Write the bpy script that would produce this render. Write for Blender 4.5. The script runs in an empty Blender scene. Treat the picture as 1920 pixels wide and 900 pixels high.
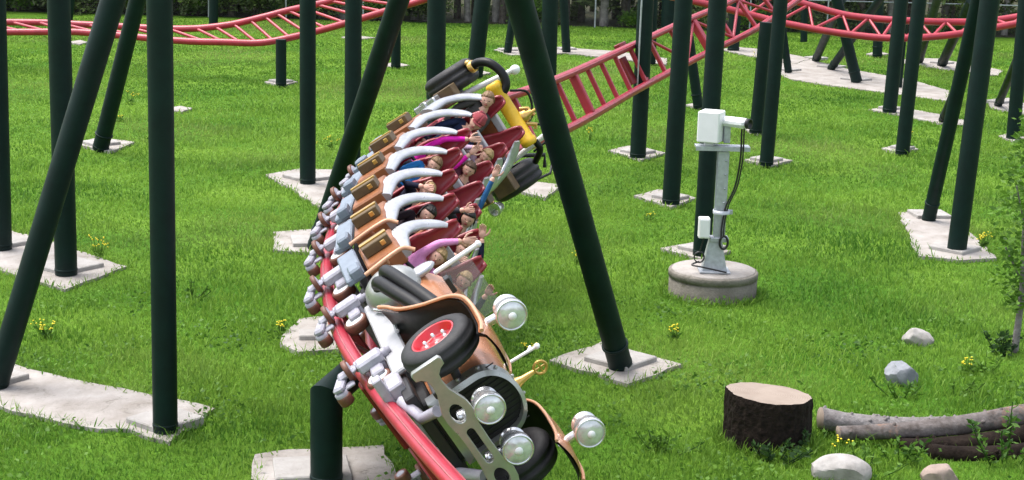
import bpy, bmesh, math, random
import numpy as np
from mathutils import Matrix, Vector
random.seed(7); rng = np.random.default_rng(11)
SC = bpy.context.scene; COL = SC.collection
R = math.radians

# ------------------------------------------------------------------ camera, sky, sun, exposure
CAM_H = 5.4; PITCH = R(12.4); ROLL = R(1.5); FPX = 2970.0
_fw = np.array([0, math.cos(PITCH), -math.sin(PITCH)]); _r0 = np.array([1., 0, 0]); _u0 = np.cross(_r0, _fw)
_R = math.cos(ROLL)*_r0 + math.sin(ROLL)*_u0; _U = -math.sin(ROLL)*_r0 + math.cos(ROLL)*_u0
_C = np.array([0, 0, CAM_H])
cd = bpy.data.cameras.new('camera'); cam = bpy.data.objects.new('camera', cd); COL.objects.link(cam)
cd.sensor_width = 36.0; cd.lens = FPX/1920*36.0; cd.clip_start = .1; cd.clip_end = 2000
M = Matrix.Identity(4)
for i in range(3):
    M[i][0], M[i][1], M[i][2], M[i][3] = _R[i], _U[i], -_fw[i], _C[i]
cam.matrix_world = M; SC.camera = cam

W = bpy.data.worlds.new('World'); SC.world = W; W.use_nodes = True
wn = W.node_tree.nodes; wl = W.node_tree.links
sky = wn.new('ShaderNodeTexSky'); sky.sky_type = 'NISHITA'; sky.sun_disc = False
SUN_EL, SUN_AZ = R(66), R(-70)            # azimuth: 0 = straight ahead (+Y), negative = to the left
sky.sun_elevation = SUN_EL; sky.sun_rotation = SUN_AZ; sky.dust_density = 4; sky.air_density = 1.0
hs = wn.new('ShaderNodeHueSaturation'); hs.inputs['Saturation'].default_value = .45
wl.new(sky.outputs[0], hs.inputs['Color']); wl.new(hs.outputs[0], wn['Background'].inputs[0])
wn['Background'].inputs[1].default_value = .15
sl = bpy.data.lights.new('sun', 'SUN'); sl.energy = 1.0; sl.angle = R(40); sl.color = (1, .96, .9)
so = bpy.data.objects.new('sun', sl); COL.objects.link(so)
sd = Vector((math.sin(SUN_AZ)*math.cos(SUN_EL), math.cos(SUN_AZ)*math.cos(SUN_EL), math.sin(SUN_EL)))
so.rotation_euler = sd.to_track_quat('Z', 'Y').to_euler()
SC.view_settings.view_transform = 'Standard'; SC.view_settings.look = 'None'
SC.view_settings.exposure = 1.4; SC.view_settings.gamma = 1
SC.render.engine = 'CYCLES'
SC.cycles.max_bounces = 6; SC.cycles.transparent_max_bounces = 8

# ------------------------------------------------------------------ geometry of the view (where things stand)
def nrm(v): v = np.asarray(v, float); return v/np.linalg.norm(v)
def ray(px, py): return _fw + _R*(px-960)/FPX - _U*(py-450)/FPX
def at(px, py, d): return _C + ray(px, py)*d
def gr(px, py, z=0.): v = ray(px, py); return _C + v*((z-CAM_H)/v[2])
def aty(px, py, Y): v = ray(px, py); return _C + v*(Y/v[1])
def dep(p): return float((np.asarray(p)-_C) @ _fw)

# ------------------------------------------------------------------ materials
def mat(name, col, rough=.5, metal=0., n1=0., s1=8., col2=None, bump=0., bs=40., spec=.5, coat=0., speck=None):
    m = bpy.data.materials.new(name); m.use_nodes = True
    nt = m.node_tree; N = nt.nodes; Lk = nt.links; b = N['Principled BSDF']
    b.inputs['Base Color'].default_value = (*col, 1); b.inputs['Roughness'].default_value = rough
    b.inputs['Metallic'].default_value = metal; b.inputs['Specular IOR Level'].default_value = spec
    b.inputs['Coat Weight'].default_value = coat; b.inputs['Coat Roughness'].default_value = .15
    tc = N.new('ShaderNodeTexCoord')
    if n1 > 0 or col2:
        t = N.new('ShaderNodeTexNoise'); t.inputs['Scale'].default_value = s1; t.inputs['Detail'].default_value = 8
        t.inputs['Roughness'].default_value = .65
        Lk.new(tc.outputs['Object'], t.inputs['Vector'])
        rp = N.new('ShaderNodeValToRGB'); rp.color_ramp.elements[0].position = .35; rp.color_ramp.elements[1].position = .68
        c2 = col2 or tuple(max(0, c*(1-n1)) for c in col)
        rp.color_ramp.elements[0].color = (*col, 1); rp.color_ramp.elements[1].color = (*c2, 1)
        Lk.new(t.outputs[0], rp.inputs[0]); Lk.new(rp.outputs[0], b.inputs['Base Color'])
        if speck:
            ts = N.new('ShaderNodeTexNoise'); ts.inputs['Scale'].default_value = 3.3; ts.inputs['Detail'].default_value = 12; ts.inputs['Roughness'].default_value = .8
            ts.inputs['Distortion'].default_value = .6; Lk.new(tc.outputs['Object'], ts.inputs['Vector'])
            ms = N.new('ShaderNodeMapRange'); ms.inputs[1].default_value = .56; ms.inputs[2].default_value = .7; ms.inputs[4].default_value = .85; Lk.new(ts.outputs[0], ms.inputs[0])
            xs = N.new('ShaderNodeMix'); xs.data_type = 'RGBA'; Lk.new(ms.outputs[0], xs.inputs[0]); Lk.new(rp.outputs[0], xs.inputs[6]); xs.inputs[7].default_value = (*speck, 1)
            Lk.new(xs.outputs[2], b.inputs['Base Color'])
        mr = N.new('ShaderNodeMapRange'); mr.inputs[3].default_value = max(.03, rough-.12); mr.inputs[4].default_value = min(1, rough+.15)
        Lk.new(t.outputs[0], mr.inputs[0]); Lk.new(mr.outputs[0], b.inputs['Roughness'])
    if bump > 0:
        t2 = N.new('ShaderNodeTexNoise'); t2.inputs['Scale'].default_value = bs; t2.inputs['Detail'].default_value = 6
        Lk.new(tc.outputs['Object'], t2.inputs['Vector'])
        bp = N.new('ShaderNodeBump'); bp.inputs['Strength'].default_value = bump; bp.inputs['Distance'].default_value = .02
        Lk.new(t2.outputs[0], bp.inputs['Height']); Lk.new(bp.outputs[0], b.inputs['Normal'])
    return m
def leaf_mat(name, c1, c2, scale=.35, trans=.35, dry=None):
    m = bpy.data.materials.new(name); m.use_nodes = True
    nt = m.node_tree; N = nt.nodes; Lk = nt.links; b = N['Principled BSDF']; out = N['Material Output']
    tc = N.new('ShaderNodeNewGeometry'); t = N.new('ShaderNodeTexNoise'); t.inputs['Scale'].default_value = scale
    t.inputs['Detail'].default_value = 4; Lk.new(tc.outputs['Position'], t.inputs['Vector'])
    at_ = N.new('ShaderNodeAttribute'); at_.attribute_name = 'tint'
    ma = N.new('ShaderNodeMath'); ma.operation = 'MULTIPLY_ADD'; ma.inputs[1].default_value = 2.3; ma.inputs[2].default_value = -.95
    Lk.new(t.outputs[0], ma.inputs[0])
    ad = N.new('ShaderNodeMath'); ad.operation = 'MULTIPLY_ADD'; ad.inputs[1].default_value = .75; ad.use_clamp = True
    Lk.new(at_.outputs['Fac'], ad.inputs[0]); Lk.new(ma.outputs[0], ad.inputs[2])
    rp = N.new('ShaderNodeValToRGB'); rp.color_ramp.elements[0].color = (*c1, 1); rp.color_ramp.elements[1].color = (*c2, 1)
    Lk.new(ad.outputs[0], rp.inputs[0])
    colout = rp.outputs[0]
    if dry:
        t3 = N.new('ShaderNodeTexNoise'); t3.inputs['Scale'].default_value = .16; t3.inputs['Detail'].default_value = 3; Lk.new(tc.outputs['Position'], t3.inputs['Vector'])
        m3 = N.new('ShaderNodeMapRange'); m3.inputs[1].default_value = .5; m3.inputs[2].default_value = .72; m3.inputs[4].default_value = .6; Lk.new(t3.outputs[0], m3.inputs[0])
        x3 = N.new('ShaderNodeMix'); x3.data_type = 'RGBA'; Lk.new(m3.outputs[0], x3.inputs[0]); Lk.new(rp.outputs[0], x3.inputs[6]); x3.inputs[7].default_value = (*dry, 1); colout = x3.outputs[2]
    Lk.new(colout, b.inputs['Base Color'])
    b.inputs['Roughness'].default_value = .55; b.inputs['Specular IOR Level'].default_value = .25
    tr = N.new('ShaderNodeBsdfTranslucent'); Lk.new(colout, tr.inputs[0])
    mx = N.new('ShaderNodeMixShader'); mx.inputs[0].default_value = trans
    Lk.new(b.outputs[0], mx.inputs[1]); Lk.new(tr.outputs[0], mx.inputs[2]); Lk.new(mx.outputs[0], out.inputs[0])
    return m
GREEN = mat('dark_green_paint', (.0032, .0165, .0145), .5, n1=.4, s1=4, bump=.06, spec=.2)
REDP = mat('track_red_paint', (.4, .026, .05), .36, n1=.3, s1=3, bump=.03, coat=.1)
WEAR = mat('worn_pink_strip', (.5, .13, .15), .35, metal=.3, n1=.4, s1=5)
REDD = mat('dark_red_paint', (.2, .012, .018), .4, n1=.3, s1=4)
CONC = mat('concrete', (.38, .355, .335), .9, s1=1.9, col2=(.25, .225, .2), speck=(.09, .08, .06), bump=.5, bs=25, spec=.2)
CONC2 = mat('plinth_concrete', (.37, .355, .34), .9, s1=4, col2=(.28, .265, .25), speck=(.14, .12, .09), bump=.35, bs=40, spec=.2)
CONCD = mat('weathered_concrete', (.22, .2, .175), .92, s1=5, col2=(.13, .12, .1), speck=(.07, .075, .04), bump=.6, bs=30, spec=.2)
LILAC = mat('lilac_grey_paint', (.42, .41, .48), .38, n1=.35, s1=9)
GREYB = mat('blue_grey_paint', (.2, .24, .3), .45, n1=.2, s1=7)
GREYM = mat('grey_paint', (.4, .4, .42), .4, n1=.2, s1=6)
BLACK = mat('black_paint', (.012, .012, .013), .45, n1=.3, s1=12)
RUBBER = mat('tyre_rubber', (.011, .011, .012), .62, spec=.3, n1=.3, s1=12, bump=.1, bs=60)
RUBBER2 = mat('grey_tyre_rubber', (.024, .024, .027), .6, n1=.3, s1=12, bump=.1, bs=60, spec=.4)
HOSE = mat('black_hose', (.005, .005, .006), .42, spec=.3)
SEATR = mat('crimson_seat_shell', (.32, .03, .045), .34, n1=.2, s1=5, coat=.15)
WHITER = mat('pearl_white_rim', (.52, .53, .56), .3, metal=.5, n1=.3, s1=6)
SILVER = mat('brushed_silver', (.44, .45, .43), .3, metal=.65, n1=.2, s1=7)
CHROME = mat('chrome', (.72, .73, .75), .2, metal=.75, n1=.15, s1=9)
COPPER = mat('copper_paint', (.58, .24, .11), .25, metal=.45, n1=.25, s1=4, coat=.3)
COPPERL = mat('pale_copper_paint', (.62, .33, .2), .35, metal=.25, n1=.2, s1=5)
ORANGEW = mat('orange_brown_panel', (.28, .1, .032), .45, s1=6, col2=(.17, .06, .022))
BOXB = mat('olive_brown_box', (.13, .085, .035), .55, s1=9, col2=(.08, .05, .025))
RUST = mat('rust_brown_wheel', (.17, .062, .036), .5, s1=14, col2=(.1, .04, .028))
REDRIM = mat('bright_red_rim', (.48, .012, .024), .32, n1=.2, s1=6, coat=.3)
YELLOW = mat('yellow_paint', (.8, .5, .03), .35, n1=.2, s1=6)
BRASS = mat('brass', (.6, .38, .12), .3, metal=.8)
DARKM = mat('dark_underframe', (.03, .03, .034), .5, n1=.4, s1=8)
WHITEP = mat('white_paint', (.8, .81, .82), .4, n1=.08, s1=5)
GALV = mat('galvanised_steel', (.5, .53, .57), .45, metal=.55, n1=.3, s1=14)
SKIN = mat('skin', (.62, .36, .27), .5, n1=.12, s1=20)
LIP = mat('mouth', (.3, .05, .05), .5); EYEW = mat('eye_dark', (.03, .02, .018), .3)
GLASS = bpy.data.materials.new('grey_glass'); GLASS.use_nodes = True
_n = GLASS.node_tree.nodes; _l = GLASS.node_tree.links; _b = _n['Principled BSDF']
_b.inputs['Base Color'].default_value = (.35, .37, .38, 1); _b.inputs['Roughness'].default_value = .12
_t = _n.new('ShaderNodeBsdfTransparent'); _m = _n.new('ShaderNodeMixShader'); _m.inputs[0].default_value = .22
_l.new(_t.outputs[0], _m.inputs[1]); _l.new(_b.outputs[0], _m.inputs[2]); _l.new(_m.outputs[0], _n['Material Output'].inputs[0])
LENS = mat('clear_lamp_lens', (.82, .83, .85), .1, metal=.4, n1=.4, s1=9, bump=.25, bs=12)

# ------------------------------------------------------------------ mesh helpers
class MB:
    def __init__(s): s.v = []; s.f = []; s.m = []; s.sm = []
    def add(s, vs, fs, mi=0, smooth=False):
        o = len(s.v); s.v += [tuple(map(float, p)) for p in vs]
        for f in fs: s.f.append(tuple(i+o for i in f)); s.m.append(mi); s.sm.append(smooth)
        return s
    def box(s, c, size, ax=None, mi=0, bev=None):
        c = np.asarray(c, float); h = np.asarray(size, float)/2
        A = np.eye(3) if ax is None else np.asarray(ax, float)
        b = min(h)*.25 if bev is None else bev
        b = min(b, min(h)*.9)
        vs = []; idx = {}
        for sx in (-1, 1):
            for sy in (-1, 1):
                for sz in (-1, 1):
                    for k in range(3):
                        p = np.array([sx*h[0], sy*h[1], sz*h[2]])
                        for j in range(3):
                            if j != k: p[j] -= (sx, sy, sz)[j]*b
                        idx[(sx, sy, sz, k)] = len(vs); vs.append(c + A.T @ p if ax is not None else c+p)
        fs = []
        def q(a): fs.append(a)
        for k in range(3):
            o = [j for j in range(3) if j != k]
            for sg in (-1, 1):
                r = []
                for a, bb in ((-1, -1), (1, -1), (1, 1), (-1, 1)):
                    t = [0, 0, 0]; t[k] = sg; t[o[0]] = a; t[o[1]] = bb
                    r.append(idx[(*t, k)])
                flip = (sg > 0) == (k == 1)
                q(tuple(r[::-1] if flip else r))
        for k in range(3):
            o = [j for j in range(3) if j != k]
            for a in (-1, 1):
                for bb in (-1, 1):
                    t1 = [0, 0, 0]; t1[o[0]] = a; t1[o[1]] = bb; t1[k] = -1; t2 = list(t1); t2[k] = 1
                    q((idx[(*t1, o[0])], idx[(*t2, o[0])], idx[(*t2, o[1])], idx[(*t1, o[1])]))
        for sx in (-1, 1):
            for sy in (-1, 1):
                for sz in (-1, 1): q(tuple(idx[(sx, sy, sz, k)] for k in range(3)))
        return s.add(vs, fs, mi)
    def tube(s, pts, rad, n=12, mi=0, cap=True, smooth=True, up=None):
        pts = [np.asarray(p, float) for p in pts]; m = len(pts)
        rr = rad if hasattr(rad, '__len__') else [rad]*m
        vs = []; prev = None
        for i, p in enumerate(pts):
            t = nrm(pts[min(i+1, m-1)]-pts[max(i-1, 0)])
            if prev is None:
                a = np.array([0, 0, 1.]) if abs(t[2]) < .9 else np.array([1., 0, 0])
                x = nrm(np.cross(t, a))
            else: x = nrm(prev-t*(prev@t))
            prev = x; y = np.cross(t, x)
            for k in range(n):
                an = 2*math.pi*k/n; vs.append(p+(x*math.cos(an)+y*math.sin(an))*rr[i])
        fs = [(i*n+k, i*n+(k+1) % n, (i+1)*n+(k+1) % n, (i+1)*n+k) for i in range(m-1) for k in range(n)]
        s.add(vs, fs, mi, smooth)
        if cap:
            s.add(vs[:n], [tuple(range(n))[::-1]], mi); s.add(vs[-n:], [tuple(range(n))], mi)
        return s
    def lathe(s, c, axis, prof, n=24, mi=0, smooth=True):
        # prof: list of (h along axis, r)
        axis = nrm(axis); a = np.array([0, 0, 1.]) if abs(axis[2]) < .9 else np.array([1., 0, 0])
        x = nrm(np.cross(axis, a)); y = np.cross(axis, x); c = np.asarray(c, float)
        vs = []
        for h, r in prof:
            for k in range(n):
                an = 2*math.pi*k/n; vs.append(c+axis*h+(x*math.cos(an)+y*math.sin(an))*r)
        m = len(prof)
        fs = [(i*n+k, i*n+(k+1) % n, (i+1)*n+(k+1) % n, (i+1)*n+k) for i in range(m-1) for k in range(n)]
        return s.add(vs, fs, mi, smooth)
    def ell(s, c, rad, ax=None, n=12, m=8, mi=0):
        A = np.eye(3) if ax is None else np.asarray(ax, float); c = np.asarray(c, float)
        vs = []
        for i in range(m+1):
            th = math.pi*i/m
            for k in range(n):
                ph = 2*math.pi*k/n
                p = np.array([rad[0]*math.sin(th)*math.cos(ph), rad[1]*math.sin(th)*math.sin(ph), rad[2]*math.cos(th)])
                vs.append(c+A.T@p)
        fs = [(i*n+k, (i+1)*n+k, (i+1)*n+(k+1) % n, i*n+(k+1) % n) for i in range(m) for k in range(n)]
        return s.add(vs, fs, mi, True)
    def grid(s, fn, nu, nv, mi=0, smooth=True):
        vs = [fn(i/nu, j/nv) for i in range(nu+1) for j in range(nv+1)]
        fs = [(i*(nv+1)+j, (i+1)*(nv+1)+j, (i+1)*(nv+1)+j+1, i*(nv+1)+j+1) for i in range(nu) for j in range(nv)]
        return s.add(vs, fs, mi, smooth)
    def mesh(s, name, mats):
        me = bpy.data.meshes.new(name); me.from_pydata(s.v, [], s.f)
        mats = mats if isinstance(mats, (list, tuple)) else [mats]
        for m_ in mats: me.materials.append(m_)
        me.polygons.foreach_set('material_index', s.m); me.polygons.foreach_set('use_smooth', s.sm); me.update()
        return me
    def build(s, name, mats, parent=None, solid=0, loc=None):
        o = bpy.data.objects.new(name, s.mesh(name, mats)); COL.objects.link(o)
        if parent is not None: o.parent = parent
        if loc is not None: o.location = loc
        if solid:
            md = o.modifiers.new('thick', 'SOLIDIFY'); md.thickness = solid; md.offset = 0
        return o
def tag(o, label, cat, group=None, kind=None):
    if label: o['label'] = label
    if cat: o['category'] = cat
    if group: o['group'] = group
    if kind: o['kind'] = kind
    return o
def empty(name, loc=(0, 0, 0), mtx=None):
    o = bpy.data.objects.new(name, None); COL.objects.link(o); o.empty_display_size = .2
    if mtx is not None: o.matrix_world = mtx
    else: o.location = loc
    return o
def kids(o): return [c for c in bpy.data.objects if c.parent == o]
def copy_tree(o, parent=None):
    c = o.copy(); COL.objects.link(c)
    if parent is not None: c.parent = parent
    for ch in kids(o): copy_tree(ch, c)
    return c
def crom(P, n=10):
    P = [np.asarray(p, float) for p in P]; P = [2*P[0]-P[1]]+P+[2*P[-1]-P[-2]]; out = []
    for i in range(1, len(P)-2):
        a, b, c, d = P[i-1:i+3]
        for j in range(n):
            t = j/n; out.append(.5*(2*b+(c-a)*t+(2*a-5*b+4*c-d)*t*t+(3*b-a-3*c+d)*t**3))
    out.append(P[-2]); return out

# ------------------------------------------------------------------ ground
gm = bpy.data.materials.new('turf'); gm.use_nodes = True
N = gm.node_tree.nodes; Lk = gm.node_tree.links; b = N['Principled BSDF']; b.inputs['Roughness'].default_value = .95
b.inputs['Specular IOR Level'].default_value = .1
tc = N.new('ShaderNodeNewGeometry')
t1 = N.new('ShaderNodeTexNoise'); t1.inputs['Scale'].default_value = .35; t1.inputs['Detail'].default_value = 4
t2 = N.new('ShaderNodeTexNoise'); t2.inputs['Scale'].default_value = 7; t2.inputs['Detail'].default_value = 10; t2.inputs['Roughness'].default_value = .75
for t in (t1, t2): Lk.new(tc.outputs['Position'], t.inputs['Vector'])
r1 = N.new('ShaderNodeValToRGB'); r1.color_ramp.elements[0].position = .35; r1.color_ramp.elements[1].position = .65
r1.color_ramp.elements[0].color = (.06, .165, .014, 1); r1.color_ramp.elements[1].color = (.14, .26, .03, 1)
r2 = N.new('ShaderNodeValToRGB'); r2.color_ramp.elements[0].position = .3; r2.color_ramp.elements[1].position = .7
r2.color_ramp.elements[0].color = (.55, .5, .45, 1); r2.color_ramp.elements[1].color = (1.1, 1.15, 1, 1)
Lk.new(t1.outputs[0], r1.inputs[0]); Lk.new(t2.outputs[0], r2.inputs[0])
mx = N.new('ShaderNodeMix'); mx.data_type = 'RGBA'; mx.blend_type = 'MULTIPLY'; mx.inputs[0].default_value = 1
Lk.new(r1.outputs[0], mx.inputs[6]); Lk.new(r2.outputs[0], mx.inputs[7]); Lk.new(mx.outputs[2], b.inputs['Base Color'])
bp = N.new('ShaderNodeBump'); bp.inputs['Strength'].default_value = .7; bp.inputs['Distance'].default_value = .08
Lk.new(t2.outputs[0], bp.inputs['Height']); Lk.new(bp.outputs[0], b.inputs['Normal'])
g = MB().add([(-900, -300, 0), (900, -300, 0), (900, 1500, 0), (-900, 1500, 0)], [(0, 1, 2, 3)]).build('ground', gm)
tag(g, None, None, kind='structure')

# ------------------------------------------------------------------ concrete footings (pixel outlines of the slabs on the ground)
SLABS = []
def slab(poly, label, z=.04, plinths=()):
    P = [gr(x, y) for x, y in poly]; z = z+.0017*(len(SLABS) % 17)
    SLABS.append([(p[0], p[1]) for p in P])
    e = empty('concrete_footing', (np.mean([p[0] for p in P]), np.mean([p[1] for p in P]), 0))
    tag(e, label, 'footing', 'concrete footings under the coaster columns', 'thing')
    o = np.array(e.location)
    mb = MB(); n = len(P)
    # ragged outline
    Q = []
    for i in range(n):
        a, c = P[i], P[(i+1) % n]; k = max(2, int(np.linalg.norm(c-a)/.22))
        for j in range(k):
            p = a+(c-a)*j/k; w = .0 if j == 0 else .035
            Q.append(p+np.array([random.uniform(-w, w), random.uniform(-w, w), 0]))
    Q = [q-o for q in Q]; m = len(Q)
    area = sum(Q[i][0]*Q[(i+1) % m][1]-Q[(i+1) % m][0]*Q[i][1] for i in range(m))
    if area < 0: Q = Q[::-1]
    mb.add([(q[0], q[1], z) for q in Q], [tuple(range(m))])
    mb.add([(q[0], q[1], z) for q in Q]+[(q[0], q[1], -.1) for q in Q], [(i, m+i, m+(i+1) % m, (i+1) % m) for i in range(m)])
    mb.build('slab', CONC, e)
    for (x, y, sx, sy, rot) in plinths:
        p = gr(x, y)-o; c, s_ = math.cos(rot), math.sin(rot)
        ax = np.array([[c, s_, 0], [-s_, c, 0], [0, 0, 1]])
        MB().box((p[0], p[1], z+.0), (sx, sy, .12), ax, bev=.012).build('plinth', CONC2, e)
    return e
T4 = math.pi/4
slab([(-70, 425), (20, 436), (75, 450), (238, 504), (122, 548), (60, 530), (-70, 490)], 'broad pale slab at left edge under two tall columns', plinths=[(127, 506, .72, .72, T4*1.2), (4, 461, .7, .7, T4*1.2)])
slab([(-70, 676), (10, 686), (30, 690), (160, 722), (290, 748), (404, 772), (318, 836), (245, 812), (190, 812), (90, 792), (0, 768), (-70, 760)], 'long pale slab strip along the bottom left with the thick column', plinths=[(310, 799, .56, .56, T4*1.15), (-6, 718, .5, .5, T4*1.2)])
slab([(498, 331), (560, 320), (655, 322), (690, 340), (660, 380), (600, 396), (560, 366)], 'pale slab behind the big leaning column, midway up the lawn', plinths=[(578, 338, .7, .7, T4)])
slab([(512, 440), (600, 434), (640, 452), (600, 480), (512, 474)], 'pale slab at the foot of the black leaning column left of the train', plinths=[(590, 460, .7, .6, .2)])
slab([(1030, 682), (1130, 646), (1280, 690), (1176, 727)], 'square pale slab under the grey-green leaning column right of the train', plinths=[(1163, 684, .62, .62, T4*1.1)])
slab([(1188, 371), (1235, 359), (1306, 376), (1258, 393)], 'square slab left of the camera post carrying a column', plinths=[(1257, 376, .5, .5, T4)])
slab([(1140, 286), (1190, 275), (1248, 290), (1202, 304)], 'square slab under the column that bears the ladder track', plinths=[(1196, 290, .55, .55, T4)])
slab([(1238, 471), (1300, 461), (1370, 476), (1320, 492)], 'slab half hidden behind the camera post base ring', plinths=[(1316, 473, .6, .5, T4)])
slab([(1684, 404), (1722, 400), (1790, 414), (1868, 490), (1800, 494), (1722, 486)], 'large pale slab at right with a thick and a leaning column', plinths=[(1742, 410, .62, .55, .1), (1790, 474, .6, .6, T4)])
slab([(478, 862), (545, 852), (720, 844), (748, 915), (600, 930), (470, 925)], 'pale slab at the bottom under the elbow column', plinths=[(585, 895, .7, .55, .2)])
slab([(525, 652), (540, 625), (562, 605), (630, 600), (650, 662), (560, 668)], 'pale slab left of the wheels beside the red rail', plinths=[(600, 640, .5, .3, .1)])
slab([(138, 274), (190, 262), (252, 271), (206, 289)], 'square slab under the leaning column upper left', plinths=[(189, 275, .6, .6, T4)])
slab([(496, 157), (528, 150), (558, 157), (528, 164)], 'small square slab under the short post below the red track', plinths=[(527, 157.5, .5, .5, T4)])
slab([(300, 208), (338, 203), (360, 207), (342, 214)], 'small slab peeping out right of the thick left column')
slab([(1396, 304), (1436, 297), (1486, 306), (1446, 316)], 'small square slab right of the camera post', plinths=[(1437, 306, .5, .5, T4)])
slab([(1398, 248), (1420, 240), (1445, 248), (1420, 255)], 'small slab under the column behind the white camera', plinths=[(1417, 246, .45, .45, T4)])
slab([(1652, 283), (1690, 275), (1722, 285), (1686, 291)], 'small weedy slab with one column at upper right', plinths=[(1692, 284, .4, .4, T4)])
slab([(1462, 116), (1510, 110), (1570, 128), (1700, 150), (1780, 172), (1775, 192), (1650, 175), (1540, 160), (1480, 150), (1440, 130)], 'long pale strip slab across the upper right with four leaning columns', plinths=[(1478, 134, .6, .6, T4), (1530, 112, .6, .6, T4), (1559, 128, .7, .7, T4), (1605, 152, .7, .7, T4)])
slab([(1628, 208), (1668, 200), (1790, 222), (1840, 240), (1760, 234), (1690, 219)], 'narrow strip slab crossing behind the two thick right columns', plinths=[(1668, 207, .45, .45, T4)])
slab([(1700, 110), (1760, 112), (1880, 134), (1870, 144), (1770, 132), (1690, 120)], 'pale far strip slab under the upper right leaning post', plinths=[(1766, 121, .6, .6, T4)])
slab([(1850, 190), (1890, 186), (1945, 205), (1935, 220), (1860, 206)], 'pale slab at the right edge under a leaning post', plinths=[(1872, 195, .5, .5, T4)])
slab([(1872, 258), (1905, 251), (1950, 262), (1900, 268)], 'round-worn slab at the right edge under one column')
slab([(715, 124), (742, 119), (768, 125), (740, 129)], 'tiny far slab left of the black leaning column top')
slab([(640, 72), (662, 68), (704, 73), (662, 77)], 'tiny far slab below the rising red track')
slab([(926, 96), (960, 91), (1062, 92), (1150, 98), (1250, 112), (1250, 124), (1150, 112), (1062, 102), (960, 106)], 'far long strip slab behind the grey-green leaning column', plinths=[(952, 97, .6, .5, .3), (1062, 95, .6, .5, .3)])
slab([(1352, 96), (1376, 90), (1440, 96), (1520, 112), (1490, 122), (1400, 106)], 'far strip slab behind the crossing tracks')
slab([(972, 362), (1000, 345), (1052, 351), (1022, 377)], 'pale slab just right of the rear tyre')
slab([(756, 247), (786, 235), (835, 243), (800, 254)], 'pale slab left of the rear of the train')
slab([(1285, 200), (1309, 196), (1330, 201), (1308, 206)], 'tiny slab under a slim leaning post behind the thick columns')
slab([(128, 82), (150, 78), (164, 82), (150, 86)], 'tiny far slab behind the left track')
slab([(1230, 58), (1252, 54), (1290, 62), (1262, 66)], 'tiny far slab close to the forest edge')
slab([(870, 140), (892, 134), (920, 140), (892, 146)], 'small slab behind the black hose arch')
slab([(1624, 104), (1645, 99), (1666, 104), (1645, 108)], 'tiny far slab under an upright post at upper right')

# ------------------------------------------------------------------ support columns
COLG = 'dark green coaster support columns'
def column(bx, by, wb, tx, ty, label, lean=None, wt=None, collar=False, pz=.1, extra=1.25, conduit=False, seam=False):
    b0 = gr(bx, by, pz if pz else 0.)
    D = dep(b0)
    if lean is None: t0 = aty(tx, ty, b0[1])
    else: t0 = at(tx, ty, lean)
    v = t0-b0; L = np.linalg.norm(v); v /= L
    ext = L if extra == 1 else max(L*extra, 0)
    e = empty('support_column', b0); tag(e, label, 'column', COLG, 'thing')
    cosl = math.sqrt(max(.1, 1-((tx-bx)/math.hypot(tx-bx, ty-by))**2))
    rad = wb*cosl/FPX*D/2
    MB().tube([v*-.05, v*ext*.33, v*ext*.66, v*ext], rad, 24).build('pole', GREEN, e)
    MB().lathe((0, 0, 0), v, [(.0, rad*.98), (.0, rad*1.035), (.03, rad*1.035), (.035, rad*.98)], 24).build('base_flange', GREEN, e)
    if collar:
        MB().lathe(v*(.28), v, [(0, rad), (0, rad*1.12), (.025, rad*1.12), (.025, rad)], 24).build('collar', GREEN, e)
    if conduit:
        MB().tube([v*(ext*.3)+np.array([-rad*.6, -rad*1.25, 0]), v*ext+np.array([-rad*.6, -rad*1.25, 0])], .018, 8).build('conduit', GALV, e)
    return e
TALL = 1.35
C_ = column
C_(4, 460, 36, -8, 0, 'upright column cut off by the left edge', extra=TALL)
C_(124, 507, 41, 110, 0, 'tall upright column at left crossed by a leaning one', extra=TALL)
C_(310, 798, 46, 299, 0, 'thickest upright column in front at left', extra=TALL)
C_(577, 338, 30, 577, 0, 'upright column left of the black leaning one on a pale slab', extra=TALL)
C_(660, 362, 31, 663, 0, 'upright column crossed by the black leaning column left of the train', extra=TALL)
C_(742, 123, 18, 743, 40, 'slim far column showing beside the leaning column top', extra=2)
C_(527, 157, 20, 527, 74, 'short post holding up the left red track', extra=1)
C_(816, 244, 35, 819, 0, 'upright column rising behind the rear left tyre', extra=TALL)
C_(890, 140, 31, 905, 0, 'upright column behind the black hose arch', extra=TALL)
C_(1028, 150, 30, 1032, 0, 'upright column behind the top of the grey-green leaning one', extra=TALL)
C_(1062, 95, 16, 1057, 0, 'thin greyish far post with a collar near the fence', collar=True, extra=TALL)
C_(952, 96, 15, 962, 30, 'thin far post leaning away behind the grey-green column', collar=True, extra=2)
C_(1196, 290, 30, 1211, 0, 'column under the ladder track with a pale conduit', extra=TALL, conduit=True)
C_(1221, 117, 17, 1225, 0, 'slim far column just right of the conduit column', extra=TALL)
C_(1254, 56, 30, 1256, 0, 'stout far column at the forest edge', extra=TALL)
C_(1258, 376, 33, 1282, 0, 'thick column left of the camera post on a square slab', extra=TALL)
C_(1316, 472, 34, 1346, 0, 'thick column directly behind the camera post', extra=TALL)
C_(1309, 198, 19, 1294, 90, 'slim post leaning left between the two thick middle columns', collar=True, extra=1.2)
C_(1417, 245, 24, 1437, 42, 'column carrying the crossing red track behind the camera', extra=1)
C_(1437, 305, 26, 1464, 0, 'column just right of the camera post on a small slab', extra=TALL)
C_(1478, 133, 14, 1468, 60, 'thin short post leaning left on the strip slab', collar=True, extra=1.3)
C_(1375, 92, 22, 1380, 0, 'far column seen between the tracks behind the middle', extra=TALL)
C_(1507, 76, 13, 1509, 0, 'thinnest far upright post at upper right', extra=TALL)
C_(1530, 111, 16, 1566, 28, 'slim post leaning right on the strip slab', lean=49, collar=True, extra=1.3)
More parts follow.
